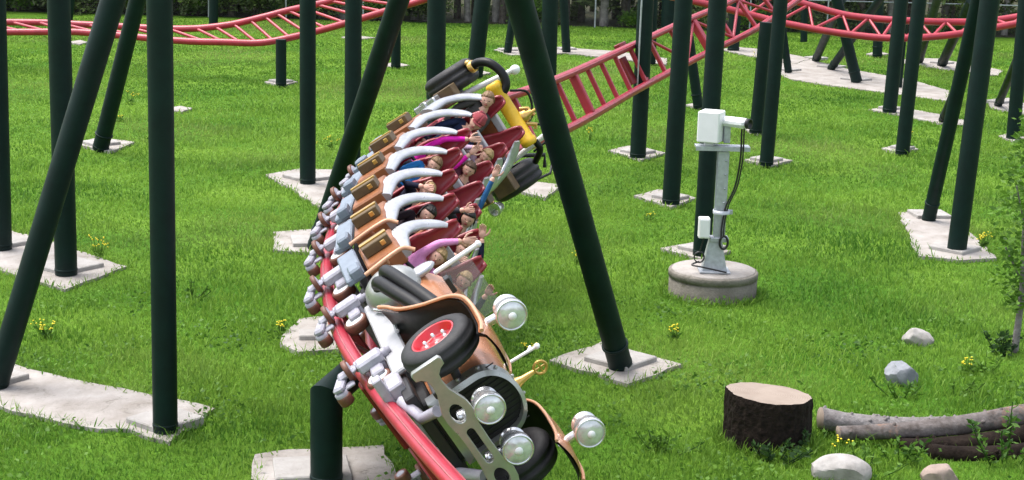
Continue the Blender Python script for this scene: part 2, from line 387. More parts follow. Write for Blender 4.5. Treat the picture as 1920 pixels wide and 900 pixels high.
C_(1559, 127, 18, 1648, 2, 'long post leaning strongly right on the strip slab', lean=47, collar=True, extra=1.2)
C_(1606, 151, 21, 1574, 20, 'stout post leaning left on the strip slab end', collar=True, extra=1.3)
C_(1645, 103, 18, 1648, 0, 'upright far post with a collar at upper right', collar=True, extra=TALL)
C_(1668, 206, 26, 1690, 0, 'left one of the close pair of thick right columns', extra=TALL)
C_(1692, 284, 26, 1724, 0, 'front one of the close pair with yellow flowers at its foot', extra=TALL)
C_(1685, 160, 13, 1694, 60, 'slim post hidden between the close pair of columns', extra=1.3)
C_(1766, 120, 19, 1812, 22, 'far post leaning right on the far strip slab', lean=48, collar=True, extra=1.2)
C_(1724, 114, 14, 1757, 0, 'far slim post leaning right beside the close pair', lean=47, collar=True, extra=1.3)
C_(1768, 224, 17, 1812, 120, 'short post leaning right half behind the thick right column', collar=True, lean=36, extra=1.6)
C_(1742, 408, 26, 1834, 0, 'black slanting column beside the thick right column', lean=25.2, collar=True, extra=1.3)
C_(1793, 474, 36, 1856, 0, 'thickest upright column at the right on the large slab', extra=TALL, pz=.04)
C_(1899, 260, 25, 1918, 50, 'upright column by the right edge', extra=1.7, pz=.04)
C_(1872, 195, 16, 1925, 70, 'post leaning out through the right edge', lean=38, collar=True, extra=1.4)
C_(400, 46, 17, 401, 0, 'far column standing by the fence above the left track', extra=TALL, pz=0)
C_(125, 60, 17, 132, 0, 'far column hidden behind the tall left column', extra=TALL, pz=0)
C_(-6, 716, 46, 212, 0, 'long black column leaning right across the left side', lean=16.4, wt=47, extra=1.3)
C_(189, 276, 31, 258, 0, 'slimmer leaning column on its own square slab at upper left', lean=31, collar=True, extra=1.3)
C_(594, 459, 36, 748, 0, 'black leaning column left of the train', lean=20.8, collar=True, extra=1.3)
C_(1163, 682, 47, 973, 0, 'grey-green column leaning left in front of the track', lean=15.6, collar=True, extra=1.3)

# ------------------------------------------------------------------ ride track under the train
G = .42; HT = 1.5
def _hd(s):
    if s > 8.2: return -.29+.075*8.2+.028*(s-8.2)
    return -.29+.075*s if s >= 0 else -.29+.075*s*max(.25, 1+s*.12)
def _gz(s): return -.10*min(1, max(.35, (8.5-s)/2.5)) if s > 4 else -.095
def _line():
    p = np.array([-1.61, 15.53, 1.07]); ds = .1
    Fw = [(6.0, p.copy())]; q = p.copy(); s = 6.0
    while s < 14:
        h = _hd(s+ds/2); q = q+ds*nrm([math.sin(h), -math.cos(h), _gz(s)]); s += ds; Fw.append((s, q.copy()))
    q = p.copy(); s = 6.0; B = []
    while s > -2:
        h = _hd(s-ds/2); q = q-ds*nrm([math.sin(h), -math.cos(h), _gz(s)]); s -= ds; B.append((s, q.copy()))
    back = [at(1500, -42, 39.5), at(1400, 25, 37), at(1300, 72, 35), at(1187, 128, 32.2), at(1052, 196, 27)]
    cur = crom(back+[B[-1][1], B[-12][1]], 14)[:-14]
    d = 0; tail = []; prev = B[-1][1]
    for c in cur[::-1][1:]:
        d += np.linalg.norm(c-prev); tail.append((B[-1][0]-d, c)); prev = c
    return tail[::-1]+B[::-1]+Fw
LN = _line(); PS = np.array([a for a, _ in LN]); PP = np.array([b_ for _, b_ in LN])
def bank(s): return np.interp(s, [-18, -12, -6, 0], [52, 62, 62, 56])
def frame(s):
    c = np.array([np.interp(s, PS, PP[:, k]) for k in range(3)])
    a = np.array([np.interp(s+.12, PS, PP[:, k]) for k in range(3)]); b_ = np.array([np.interp(s-.12, PS, PP[:, k]) for k in range(3)])
    F = nrm(a-b_); side = nrm(np.cross([0, 0, 1], F)); up = np.cross(F, side); bk = R(bank(s))
    L = side*math.cos(bk)-up*math.sin(bk); return c, F, L, np.cross(F, L)
def fmtx(s):
    c, F, L, U = frame(s); m = Matrix.Identity(4)
    for i in range(3): m[i][0], m[i][1], m[i][2], m[i][3] = F[i], L[i], U[i], c[i]
    return m
def inv(s, px, py, u):
    c, F, L, U = frame(s); v = ray(px, py)
    d, f_, w = np.linalg.solve(np.array([v, -F, -U]).T, c+L*u-_C); return np.array([f_, u, w])
TRK = 'red coaster track sections'
tr = tag(empty('coaster_track', PP[60]), 'banked red track the car train rides along', 'track', TRK); o0 = PP[60]
for sg in (-1, 1):
    pts = []
    for s in np.arange(PS[0]+.2, PS[-1]-.2, .18):
        c, F, L, U = frame(s); pts.append(c+L*G*sg-o0)
    rl = MB().tube(pts, .072, 14).build('rail', REDP, tr)
    ws = MB()
    for du, dl in ((.068, 0.), (0., .068*sg)):
        ws.tube([frame(s)[0]+frame(s)[2]*(G*sg+dl)+frame(s)[3]*du-o0 for s in np.arange(PS[0]+.2, PS[-1]-.2, .3)], .011, 6)
    ws.build('wear_strip', WEAR, rl)
k = 0
for s in np.arange(-18.5, 13.4, 1.12):
    if s < PS[0]+.6: continue
    c, F, L, U = frame(s); big = k % 7 == 3
    MB().box(c-o0-U*.02, (.16 if big else .085, 2*G-.1, .16 if big else .085), np.array([F, L, U])).build('cross_tie', REDP if s < 6 else REDD, tr)
    if s > 6 or s < -12:
        c2, F2, L2, U2 = frame(s+1.12); a = c-L*(G-.06)*(1 if k % 2 else -1)-o0; b2 = c2+L2*(G-.06)*(1 if k % 2 else -1)-o0
        MB().tube([a, b2], .035, 8).build('diagonal_brace', REDP, tr)
    k += 1
# centre plate under the front rails
# support saddle at the conduit column
c, F, L, U = frame(-11.6)
MB().box(c-o0-U*.2, (.3, .6, .08), np.array([F, L, U])).box(c-o0-U*.12-L*.5, (.42, .16, .14), np.array([F, L, U])).build('saddle_plate', REDD, tr)
# elbow column
eb = gr(612, 895, .1); e = tag(empty('support_column', eb), 'short elbow-topped column reaching out to the front rails', 'column', COLG, 'thing')
c, F, L, U = frame(7.15); tgt = c-U*.1-eb
r_ = .147; zt = (aty(612, 742, eb[1])-eb)[2]
q = np.array([0, 0, zt]); t2 = nrm(tgt-q); nn = nrm(np.array([0, 0, 1])+t2); xx = nrm(np.cross(t2, [0, 0, 1])); yy = np.cross(xx, t2)
ring0 = []; ring1 = []; ring2 = []
for j in range(32):
    a_ = 2*math.pi*j/32; xy = xx*math.cos(a_)*r_+np.cross([0, 0, 1], xx)*math.sin(a_)*r_
    ring0.append(xy+np.array([0, 0, -.05])); ring1.append(xy+np.array([0, 0, zt-(nn@xy)/nn[2]]))
L_ = np.linalg.norm(tgt-q)
for p in ring1: ring2.append(p+t2*(L_-(p-q)@t2))
fq = [(j, (j+1) % 32, 32+(j+1) % 32, 32+j) for j in range(32)]
MB().add(ring0+ring1, fq, 0, True).build('pole', GREEN, e)
MB().add(ring1+ring2, fq, 0, True).add(ring2, [tuple(range(32))]).build('elbow_arm', GREEN, e)
MB().lathe((0, 0, 0), (0, 0, 1), [(0, r_), (0, r_*1.04), (.03, r_*1.04), (.035, r_)], 28).build('base_flange', GREEN, e)
MB().box(tgt, (.26, .34, .06), np.array([F, L, U])).build('saddle_plate', BLACK, e)

# ------------------------------------------------------------------ two far tracks
def far_track(label, near, far, ties, zig=True, slant=0.):
    Pn = crom([at(*p) for p in near], 12); Pf = crom([at(*p) for p in far], 12)
    o = (Pn[len(Pn)//2]+Pf[len(Pf)//2])/2
    t = tag(empty('coaster_track', o), label, 'track', TRK)
    MB().tube([p-o for p in Pn], .098, 12).build('rail', REDP, t); MB().tube([p-o for p in Pf], .098, 12).build('rail', REDP, t)
    def on(P, u):
        i = u*(len(P)-1); j = min(int(i), len(P)-2); return P[j]+(P[j+1]-P[j])*(i-j)
    for i in range(ties):
        u = (i+.5)/ties; a = on(Pn, u)-o; b_ = on(Pf, max(0, min(1, u+slant)) if not zig else min(1, u+.5/ties))-o
        MB().tube([a, b_], .045, 8).build('cross_tie', REDP, t)
        if zig:
            c_ = on(Pn, min(1, u+1/ties))-o; MB().tube([b_, c_], .04, 8).build('diagonal_brace', REDP, t)
    return t
far_track('level red track curving across the upper left', [(-330, 64, 45.5), (-180, 62, 45.2), (-60, 61, 45), (60, 60, 45), (160, 61, 45), (330, 76, 44.5), (420, 79, 44.3), (490, 80, 44.2), (560, 67, 44), (640, 46, 43.5), (720, 22, 43), (800, -2, 42.5), (860, -22, 42)],
          [(-330, 42, 46.4), (-180, 42, 46.1), (-60, 42, 45.9), (60, 42, 45.9), (160, 46, 45.8), (330, 54, 45.2), (420, 48, 45), (490, 33, 44.8), (540, 20, 44.7), (600, 7, 44.3), (660, -9, 44), (740, -30, 43.5), (800, -48, 43)], 27, False, -.055)
far_track('red zigzag-braced track dipping across the upper right', [(1240, -10, 44), (1330, 9, 44), (1404, 27, 44), (1473, 44, 43.8), (1560, 60, 43.5), (1640, 70, 43.2), (1700, 71.5, 43), (1760, 68, 43), (1820, 60, 43), (1880, 49, 43), (1960, 34, 43), (2120, 6, 43.4), (2260, -30, 44)],
          [(1240, -60, 44.5), (1330, -40, 44.5), (1420, -16, 44.4), (1500, 5, 44.3), (1580, 27, 44), (1640, 35, 43.8), (1700, 39, 43.6), (1760, 41, 43.6), (1830, 41, 43.6), (1880, 36, 43.6), (1960, 22, 43.6), (2120, -8, 44), (2260, -46, 44.6)], 15, True)

# ------------------------------------------------------------------ the train: cars in local axes x = forward, y = rider's left, z = up from the rails
TRG = 'coupled cars of the coaster train'
def seat_mesh():
    mb = MB()
    def half(w):
        return float(np.interp(w, [.5, .62, .95, 1.06, 1.14, 1.22, 1.36, 1.47, 1.52], [.18, .2, .205, .195, .155, .125, .1, .075, .05]))
    def back(i, j):
        w = .5+1.02*i; x = 2*j-1; h = half(w)
        f_ = .06-.12*i+.11*(abs(x)**2.5)*(1 if w < 1.1 else .55)
        return (f_, x*h, w)
    mb.grid(back, 22, 12)
    def cush(i, j):
        x = 2*j-1; return (.07+.42*i, x*.235, .52+.03*i+.06*abs(x)**3-.1*max(0, i-.85)*4)
    mb.grid(cush, 10, 10)
    return mb
def rim_mesh(sg):
    P = crom([(.92, .63, .88), (.7, .64, .9), (.45, .64, .95), (.27, .6, 1.03), (.16, .54, 1.14), (.1, .46, 1.25), (.09, .385, 1.35), (.1, .33, 1.41)], 8)
    mb = MB(); vs = []; m = len(P); prof = 10
    for i, p in enumerate(P):
        t = nrm(np.array(P[min(i+1, m-1)])-np.array(P[max(i-1, 0)]))
        out = nrm(np.array([.35, .85, .25])); x = nrm(out-t*(out@t)); y = np.cross(t, x)
        wd = .095*float(np.interp(i/m, [0, .15, .7, 1], [1.2, 1.25, .8, .3])); th = .04
        wd *= 1.55 if sg > 0 else 1.
        th = .045*float(np.interp(i/m, [0, .5, 1], [1.2, 1., .4]))
        for k in range(prof):
            an = 2*math.pi*k/prof; q = np.array(p)+y*math.cos(an)*wd+x*math.sin(an)*th
            vs.append((q[0], q[1]*sg, q[2]))
    fs = [(i*prof+k, i*prof+(k+1) % prof, (i+1)*prof+(k+1) % prof, (i+1)*prof+k) for i in range(m-1) for k in range(prof)]
    if sg < 0: fs = [f[::-1] for f in fs]
    mb.add(vs, fs, 0, True); mb.add(vs[:prof], [tuple(range(prof))]); mb.add(vs[-prof:], [tuple(range(prof))])
    return mb, P
def wheel_mb(c, axis, r, w, side=1):
    a = nrm(axis)
    mb = MB().lathe(c, a, [(-w/2, r*.55), (-w/2, r*.9), (-w*.35, r), (w*.35, r), (w/2, r*.9), (w/2, r*.55)], 22, 0)
    mb.lathe(c, a, [(w/2*side, r*.78), (w*.62*side, r*.7), (w*.62*side, r*.3), (w*.95*side, r*.22), (w*.95*side, .001)], 22, 1)
    mb.lathe(c, a, [(-w*.5*side, r*.7), (-w*.5*side, .001)], 18, 1)
    return mb
def make_bogie(car, f0, sg, twin=False):
    u = G*sg; o = sg
    mb = MB()
    # casting: arm over the rail, cheek plate outside, foot below
    mb.box((f0, u+o*.15, .2), (.17, .1, .24), bev=.02).box((f0-.1, u+o*.13, .12), (.1, .08, .14), bev=.015)
    mb.box((f0+.14, u+o*.1, .22), (.2, .05, .12), bev=.015)
    mb.box((f0, u+o*.17, -.02), (.11, .05, .18), bev=.02).box((f0+.07, u+o*.14, -.12), (.2, .06, .1), np.array([[.94, 0, -.34], [0, 1, 0], [.34, 0, .94]]), bev=.02)
    mb.lathe((f0+.12, u+o*.085, -.145), (0, o, 0), [(-.01, .06), (.02, .058), (.025, .05), (.025, 0)], 16).box((f0+.08, u+o*.1, -.08), (.09, .03, .16), bev=.01)
    mb.box((f0, u-o*.16, .26), (.16, .56, .09), bev=.02)
    mb.lathe((f0-.03, u+o*.13, .32), (0, 0, 1), [(0, .045), (.05, .045), (.05, .028), (.08, .028), (.08, 0)], 12)
    bg = mb.build('bogie', LILAC, car)
    wheel_mb((f0+.2, u+o*.02, .195), (0, o, 0), .12, .1).build('wheel', [RUST, WHITEP], bg)
    wheel_mb((f0-.02, u+o*.175, .0), (0, 0, 1), .1, .05).build('wheel', [RUST, LILAC], bg)
    wheel_mb((f0+.12, u+o*.03, -.142), (0, o, 0), .066, .09).build('wheel', [RUST, LILAC], bg)
    return bg
def seats_and_walls(car, front=False, last=False, rail=False):
    for u in (-.24, .24):
        sm_ = seat_mesh(); s_ = sm_.build('seat', SEATR, car, solid=.035, loc=(0, u, 0))
    MB().box((-.06, 0, .88), (.045, .78, .66)).build('back_wall', ORANGEW, car)
    MB().box((-.07, 0, 1.255), (.09, .68, .1)).build('top_bar', GREYM, car)
    MB().box((.45, 0, .43), (1.0, 1.0, .08)).box((.45, 0, .36), (.9, .5, .12)).build('floor', DARKM, car)
    for sg in (-1, 1):
        rm, P = rim_mesh(sg); rm_o = rm.build('side_rim', WHITER, car)
        rv = MB()
        for i in range(2, int(len(P)*.6), 3):
            p = P[i]; rv.ell((p[0]-.045, (p[1]+.048)*sg, p[2]-.035), (.012, .012, .012), n=8, m=5)
        rv.build('rivets', SILVER, rm_o)
        if last and sg < 0: continue
        MB().box((.6, .62*sg, .73), (.66, .18, .38), bev=.02).build('side_panel', ORANGEW, car)
        bx = MB().box((.62, .765*sg, .73), (.2, .11, .29), bev=.008).build('battery_box', BOXB, car)
        MB().box((.62, .825*sg, .73), (.05, .02, .3)).box((.72, .77*sg, .8), (.03, .05, .05)).build('terminals', BRASS, bx)
        MB().box((.5, .66*sg, .4), (.78, .07, .2), bev=.015).box((.8, .7*sg, .43), (.2, .12, .13), bev=.02).build('step_box', GREYB, car)
        if rail:
            MB().tube(crom([(1.04, .7*sg, .5), (1.03, .71*sg, .66), (1.0, .71*sg, .82), (.97, .69*sg, .94), (1.0, .62*sg, 1.02)], 5), .022, 8).tube([(1.02, .71*sg, .74), (.95, .64*sg, .74)], .018, 8).build('grab_rail', COPPERL, car)
    # lap bar
    MB().tube([(.42, -.42, .86), (.46, -.2, .9), (.46, .2, .9), (.42, .42, .86)], .022, 8).build('lap_bar', BLACK, car)
def new_car(s, label, name='train_car'):
    return tag(empty(name, mtx=fmtx(s)), label, 'train car', TRG)
row = new_car(5, 'second row car with a dark-haired rider, right behind the copper lead car')
seats_and_walls(row)
for sg in (-1, 1): make_bogie(row, .1, sg)
labs = {4: 'third row car with a rider in navy covering the face', 3: 'fourth row car with the boy in blue', 2: 'fifth row car with the bright pink sleeve raised', 1: 'sixth row car, just ahead of the last, with the boy in navy and cap'}
for s, lb in labs.items():
    c = copy_tree(row); c.matrix_world = fmtx(s); c['label'] = lb
for sg in (-1, 1):
    MB().tube(crom([(1.04, .7*sg, .5), (1.03, .71*sg, .66), (1.0, .71*sg, .82), (.97, .69*sg, .94), (1.0, .62*sg, 1.02)], 5), .022, 8).tube([(1.02, .71*sg, .74), (.95, .64*sg, .74)], .018, 8).build('grab_rail', COPPERL, row)
# ---- last car
rear = new_car(0, 'last car with fat black tyres, yellow cylinder and black hose arch')
seats_and_walls(rear, last=True)
for sg in (-1, 1): make_bogie(rear, .1, sg)
for sg in (-1, 1):
    t = MB().lathe((-.75, .82*sg, .74), (0, sg, 0), [(-.17, .2), (-.175, .29), (-.155, .34), (-.12, .372), (-.08, .385), (-.075, .375), (-.03, .375), (-.025, .387), (.025, .387), (.03, .375), (.075, .375), (.08, .385), (.12, .372), (.155, .34), (.175, .29), (.17, .2)], 36).build('rear_tyre', RUBBER2, rear)
    MB().lathe((-.75, .82*sg, .74), (0, sg, 0), [(-.12, .21), (-.12, 0)], 24).lathe((-.75, .82*sg, .74), (0, sg, 0), [(.1, .21), (.1, .06), (.16, .05), (.16, 0)], 24).build('rim', REDRIM, t)
    bx = MB().box((-.28, (.78 if sg > 0 else .66)*sg, .76), (.2, .26, .3), bev=.012).build('tool_box', BOXB, rear)
    if sg < 0:
        MB().box((-.08, -.67, .52), (.22, .2, .36), bev=.02).box((.04, -.67, .52), (.05, .22, .07)).build('chrome_box', CHROME, rear)
        MB().box((-.05, -.72, .5), (.12, .14, .12)).build('bracket', BOXB, rear)
    else:
        MB().lathe((-.1, .98, .55), (1, -.1, -.2), [(-.1, 0), (-.09, .07), (.05, .1), (.07, .1), (.06, .08), (.03, 0)], 20).build('tail_lamp', CHROME, rear)
    MB().tube(crom([(-.5, .6*sg, .45), (-.62, .58*sg, .8), (-.72, .53*sg, 1.2), (-.78, .49*sg, 1.56)], 6), .04, 10).ell((-.79, .48*sg, 1.6), (.07, .07, .075)).build('white_pipe', WHITEP, rear)
MB().lathe((-.42, 0, 1.35), (0, 1, 0), [(-.5, 0), (-.5, .09), (-.47, .115), (-.4, .115), (-.39, .102), (.39, .102), (.4, .115), (.47, .115), (.5, .09), (.5, 0)], 24).build('yellow_cylinder', YELLOW, rear)
MB().lathe((-.5, .12, 1.5), (.1, 0, 1), [(-.06, .09), (.02, .08), (.03, .05), (.09, .045), (.1, .02), (.16, .02), (.16, 0)], 14).tube([(-.5, .0, 1.46), (-.52, .05, 1.56), (-.5, .18, 1.6)], .025, 8).tube([(-.46, .22, 1.45), (-.5, .3, 1.55), (-.5, .34, 1.5)], .03, 8).build('brass_valve', BRASS, rear)
h = MB().tube(crom([(-.62, -.83, 1.12), (-.55, -.83, 1.3), (-.5, -.74, 1.45), (-.48, -.55, 1.53), (-.46, -.38, 1.5), (-.42, -.3, 1.38), (-.4, -.28, 1.28)], 7), .062, 14).build('hose_arch', HOSE, rear)
MB().lathe((-.6, -.83, 1.17), (.2, 0, 1), [(-.03, .085), (.03, .085), (.04, .07)], 16).ell((-.6, -.9, 1.14), (.05, .05, .05)).build('fitting', BRASS, h)
for hp, r_h in (([(-.7, -.84, .95), (-.72, -.88, 1.1), (-.62, -.86, 1.24)], .03), ([(-.46, -.28, 1.5), (-.55, -.15, 1.66), (-.56, .05, 1.62), (-.52, .1, 1.55)], .018), ([(-.5, .3, 1.55), (-.6, .42, 1.66), (-.62, .55, 1.6), (-.5, .6, 1.3)], .016), ([(-.45, .48, 1.42), (-.5, .62, 1.4), (-.6, .74, 1.2)], .045)):
    MB().tube(crom(hp, 6), r_h, 10).build('thin_hose', HOSE, rear)
MB().box((-.5, 0, .5), (.9, .9, .25)).box((-.75, 0, .72), (.14, 1.4, .12)).build('rear_frame', DARKM, rear)
MB().tube([(-.9, .3, 1.2), (-.95, .1, 1.55)], .02, 8).tube([(-.9, .55, .9), (-1.05, .75, 1.2), (-1.05, .9, 1.1)], .03, 8).tube([(-.6, .95, 1.0), (-.85, 1.0, 1.2), (-1.0, .9, 1.25)], .02, 8).build('rear_pipework', BLACK, rear)

# ---- lead car (local origin at s=7, first row one metre behind)
lead = new_car(7, 'copper lead car with veteran hood, four chrome lamps and red-rimmed tyre')
row1 = []
_before = set(bpy.data.objects)
seats_and_walls(lead, front=True, rail=True)
for o in [o for o in bpy.data.objects if o not in _before]:
    if o.parent == lead: o.location.x -= 1.0
for f0 in (-.85, .12, 1.6):
    for sg in (-1, 1): make_bogie(lead, f0, sg)
# underframe
MB().box((1.1, 0, .42), (2.6, .62, .14)).box((2.2, 0, .36), (.5, .9, .1)).build('underframe', DARKM, lead)
for sg in (-1, 1):
    MB().box((1.15, .5*sg, .42), (1.75, .05, .2), bev=.015).build('chassis_rail', GREYM, lead)
    MB().tube([(.6, .56*sg, .42), (.9, .56*sg, .55), (1.35, .56*sg, .52)], .022, 8).build('chrome_pipe', CHROME, lead)
    MB().box((2.1, .46*sg, .3), (.3, .12, .14)).box((2.2, .5*sg, .2), (.12, .3, .08)).tube([(2.3, .4*sg, .28), (2.6, .3*sg, .36), (2.75, .35*sg, .5)], .05, 8).build('axle_bracket', LILAC, lead)
# hood: dome section lofted from cowl to grille
def hsec(f_, i):     # i 0..1 right-bottom over the top to left-bottom
    k = np.clip((f_-.3)/2.15, 0, 1); hw = .6*(1-k)**1.6*.6+.34+(.0)*k; hw = .29+.31*(1-k)**1.8
    top = 1.12+.06*(1-k); bot = .5
    if i < .2: y, z = -hw, bot+(top-hw*.85-bot)*(i/.2)
    elif i > .8: y, z = hw, bot+(top-hw*.85-bot)*((1-i)/.2)
    else:
        an = math.pi*(1-(i-.2)/.6); y, z = hw*math.copysign(abs(math.cos(an))**.95, math.cos(an)), top-hw*.85+hw*.85*abs(math.sin(an))**.95
    return (f_, y, z)
hb = MB().grid(lambda a, b_: hsec(.3+2.12*a, b_), 22, 30)
hb.add([hsec(.3, i/30) for i in range(31)], [tuple(range(31))])
hood = hb.build('hood', COPPER, lead)
MB().box((1.55, -.37, .78), (.5, .02, .03)).box((1.2, -.4, .8), (.03, .05, .18)).box((1.9, -.36, .8), (.03, .05, .18)).build('hood_strap', BRASS, hood)
ho = MB()
for a_ in (.95, 1.0): pass
MB().grid(lambda a, b_: tuple(np.array(hsec(.98+.09*a, b_))+np.array([0, 0, .012])*1+np.array([0, (b_-.5)*.03, 0])), 1, 30).build('hood_band', WHITEP, hood, solid=.012)
# cream scoops on the cowl
for sg in (-1, 1):
    MB().ell((.36, .54*sg, .94), (.1, .05, .17)).build('cowl_scoop', WHITER, lead)
    MB().box((.75, .42*sg, 1.12), (.1, .16, .05), None).build('hood_bracket', BLACK, lead)
# grille
def ring(f_, grow):
    return [(f_, y*(1+grow/.36), .93+(z-.93)*(1+grow/.36)) for (_, y, z) in [hsec(2.42, i/40) for i in range(41)]]
outer = ring(0, .045); inner = ring(0, -.015)
mb = MB(); n = 41
for (ra, fa), (rb, fb) in zip([(outer, 2.36), (outer, 2.5), (inner, 2.52), (inner, 2.4)], [(outer, 2.5), (inner, 2.52), (inner, 2.4), (outer, 2.36)]):
    va = [(fa, p[1], p[2]) for p in ra]; vb = [(fb, p[1], p[2]) for p in rb]
    mb.add(va+vb, [(i, (i+1) % n, n+(i+1) % n, n+i) for i in range(n)], 0, False)
gr_o = mb.build('grille_shell', SILVER, lead)
mb = MB(); mb.add([(2.43, p[1], p[2]) for p in inner], [tuple(range(n))])
for i in range(-6, 7): mb.box((2.44, i*.048, .8), (.01, .008, .55))
mb.build('grille_mesh', BLACK, gr_o)
rv = MB()
for i in range(2, 39, 4): p = outer[i]; rv.ell((2.43, p[1]*1.02, .93+(p[2]-.93)*1.02), (.018, .018, .018), n=8, m=6)
rv.build('rivets', SILVER, gr_o)
# radiator mascot: copper wing-nut key
k_ = MB().tube([(2.4, 0, 1.14), (2.4, 0, 1.2), (2.4, .0, 1.31)], [.05, .03, .018], 12).build('radiator_cap', BRASS, lead)
mb = MB()
for j in range(24):
    a = 2*math.pi*j/24; b2 = 2*math.pi*(j+1)/24
    mb.tube([(2.4, .055*math.cos(a), 1.37+.055*math.sin(a)), (2.4, .055*math.cos(b2), 1.37+.055*math.sin(b2))], .012, 8, cap=False)
mb.box((2.4, 0, 1.37), (.015, .015, .1)).box((2.4, 0, 1.37), (.015, .1, .015)); mb.build('key_ring', BRASS, k_)
# front wheels
for sg in (-1, 1):
    c0 = (2.36, .625*sg, .79)
    t = MB().lathe(c0, (0, sg, 0), [(-.125, .19), (-.125, .27), (-.1, .31), (-.07, .328), (-.05, .328), (-.045, .316), (-.005, .316), (0, .33), (.045, .33), (.05, .318), (.08, .322), (.1, .312), (.125, .27), (.13, .215), (.122, .197), (.1, .19)], 40).build('front_tyre', RUBBER2, lead)
    rm = MB().lathe(c0, (0, sg, 0), [(.118, .2), (.128, .19), (.12, .178), (.055, .168), (.04, .15), (.045, .075), (.08, .06), (.088, 0)], 36).lathe(c0, (0, sg, 0), [(-.12, .182), (-.05, .15), (-.05, 0)], 24).build('wheel_rim', REDRIM, t)
    for j in range(6):
        a = 2*math.pi*j/6; MB().lathe((c0[0]+.1*math.cos(a), c0[1]+.04*sg, c0[2]+.1*math.sin(a)), (0, sg, 0), [(0, .024), (.03, .02), (.06, .013), (.06, 0)], 8).build('wheel_nut', CHROME, t)
    MB().tube([(2.36, .5*sg, .79), (2.36, 0, .72)], .04, 10).build('axle', DARKM, lead)
    # fender: copper outside, black beneath
    P = crom([(1.22, 0, .5), (1.32, 0, .56), (1.55, 0, .66), (1.76, 0, .84), (1.93, 0, 1.06), (2.12, 0, 1.16), (2.35, 0, 1.19), (2.6, 0, 1.19), (2.8, 0, 1.18), (2.94, 0, 1.15)], 6); m = len(P)
    fm = MB(); vs = []; nu = 8
    for i, p in enumerate(P):
        t_ = nrm(np.array(P[min(i+1, m-1)])-np.array(P[max(i-1, 0)])); nn = np.array([-t_[2], 0, t_[0]])
        for j in range(nu+1):
            x = j/nu; q = np.array(p)+nn*(.035*math.sin(math.pi*x)-.03*(x > .95)); vs.append((q[0], (.36+.43*x)*sg, q[2]))
    f_ = [(i*(nu+1)+j, (i+1)*(nu+1)+j, (i+1)*(nu+1)+j+1, i*(nu+1)+j+1) for i in range(m-1) for j in range(nu)]
    if sg > 0: f_ = [a[::-1] for a in f_]
    fm.add(vs, f_, 0, True)
    vu = []
    for i, p in enumerate(P):
        t_ = nrm(np.array(P[min(i+1, m-1)])-np.array(P[max(i-1, 0)])); nn = np.array([-t_[2], 0, t_[0]])
        for j in range(nu+1):
            x = j/nu; q = np.array(p)-nn*.018+nn*(.035*math.sin(math.pi*x)-.03*(x > .95)); vu.append((q[0], (.362+.425*x)*sg, q[2]))
    fm.add(vu, [a[::-1] for a in f_], 1, True)
    fd = fm.build('fender', [COPPER, BLACK], lead)
    MB().tube([np.array(p)+np.array([0, .79*sg, 0]) for p in P], .017, 8).tube([np.array(p)+np.array([0, .36*sg, 0]) for p in P], .014, 8).build('fender_edge', COPPERL, fd)
# lamps
def lamp(c, r, L_, post):
    mb = MB().lathe(c, (1, 0, 0), [(-L_, .0), (-L_, r*.55), (-L_*.94, r*.78), (-L_*.8, r*.86), (-L_*.75, r*.86), (-L_*.72, r*.8), (-.05, r*.86), (-.045, r), (.03, r*1.02), (.045, r*.96), (.03, r*.88)], 32)
    mb.tube(post, .042, 10); mb.lathe(post[0], np.array(post[-1])-np.array(post[0]), [(0, .055), (.06, .055), (.065, .035)], 14)
    h_ = mb.build('headlight', CHROME, lead)
    MB().lathe(c, (1, 0, 0), [(.03, r*.9), (.045, r*.7), (.055, r*.35), (.058, 0)], 28).build('lens', LENS, h_)
    MB().lathe((c[0]+.05, c[1], c[2]), (1, 0, 0), [(0, r*.28), (.02, r*.24), (.022, 0)], 12).build('bulb_cover', WHITEP, h_)
for sg in (-1, 1):
    lamp((2.62, .63*sg, 1.41), .128, .22, [(2.5, .64*sg, 1.14), (2.52, .63*sg, 1.33)])
    lamp((2.95, .215*sg, .86), .128, .22, [(2.8, .22*sg, .62), (2.85, .215*sg, .78)])
# front cross beam: flat cut-out bar
cu = bpy.data.curves.new('front_beam', 'CURVE'); cu.dimensions = '2D'; cu.fill_mode = 'BOTH'; cu.extrude = .022; cu.bevel_depth = .006
def spl(pts):
    sp = cu.splines.new('POLY'); sp.points.add(len(pts)-1); sp.use_cyclic_u = True
    for p, (x, y) in zip(sp.points, pts): p.co = (x, y, 0, 1)
half = [(0, .085), (.17, .09), (.24, .105), (.32, .118), (.4, .108), (.47, .08), (.55, .05), (.64, .04), (.7, .05), (.74, .09), (.755, .13), (.8, .135), (.82, .12), (.82, -.11), (.8, -.125), (.755, -.12), (.74, -.08), (.7, -.045), (.64, -.035), (.55, -.045), (.47, -.075), (.4, -.1), (.32, -.108), (.24, -.1), (.17, -.088), (0, -.085)]
spl([(x, y) for x, y in half]+[(-x, y) for x, y in half[::-1][1:-1]])
for cx in (-.335, .335): spl([(cx+.095*math.cos(a), .062*math.sin(a)) for a in [2*math.pi*j/20 for j in range(20)]])
sl_ = []
for j in range(8): a = -math.pi/2+math.pi*j/7; sl_.append((.14+.04*math.cos(a), .04*math.sin(a)))
spl(sl_+[(-x, -y) for x, y in sl_])
bm_o = bpy.data.objects.new('tmp_beam', cu); COL.objects.link(bm_o); bpy.context.view_layer.update()
me = bpy.data.meshes.new_from_object(bm_o.evaluated_get(bpy.context.evaluated_depsgraph_get())); bpy.data.objects.remove(bm_o)
me.materials.clear(); me.materials.append(SILVER)
beam = bpy.data.objects.new('front_beam', me); COL.objects.link(beam); beam.parent = lead
mm = Matrix(((0, 0, 1, 2.95), (1, 0, 0, 0), (0, 1, 0, .635), (0, 0, 0, 1))); beam.matrix_local = mm
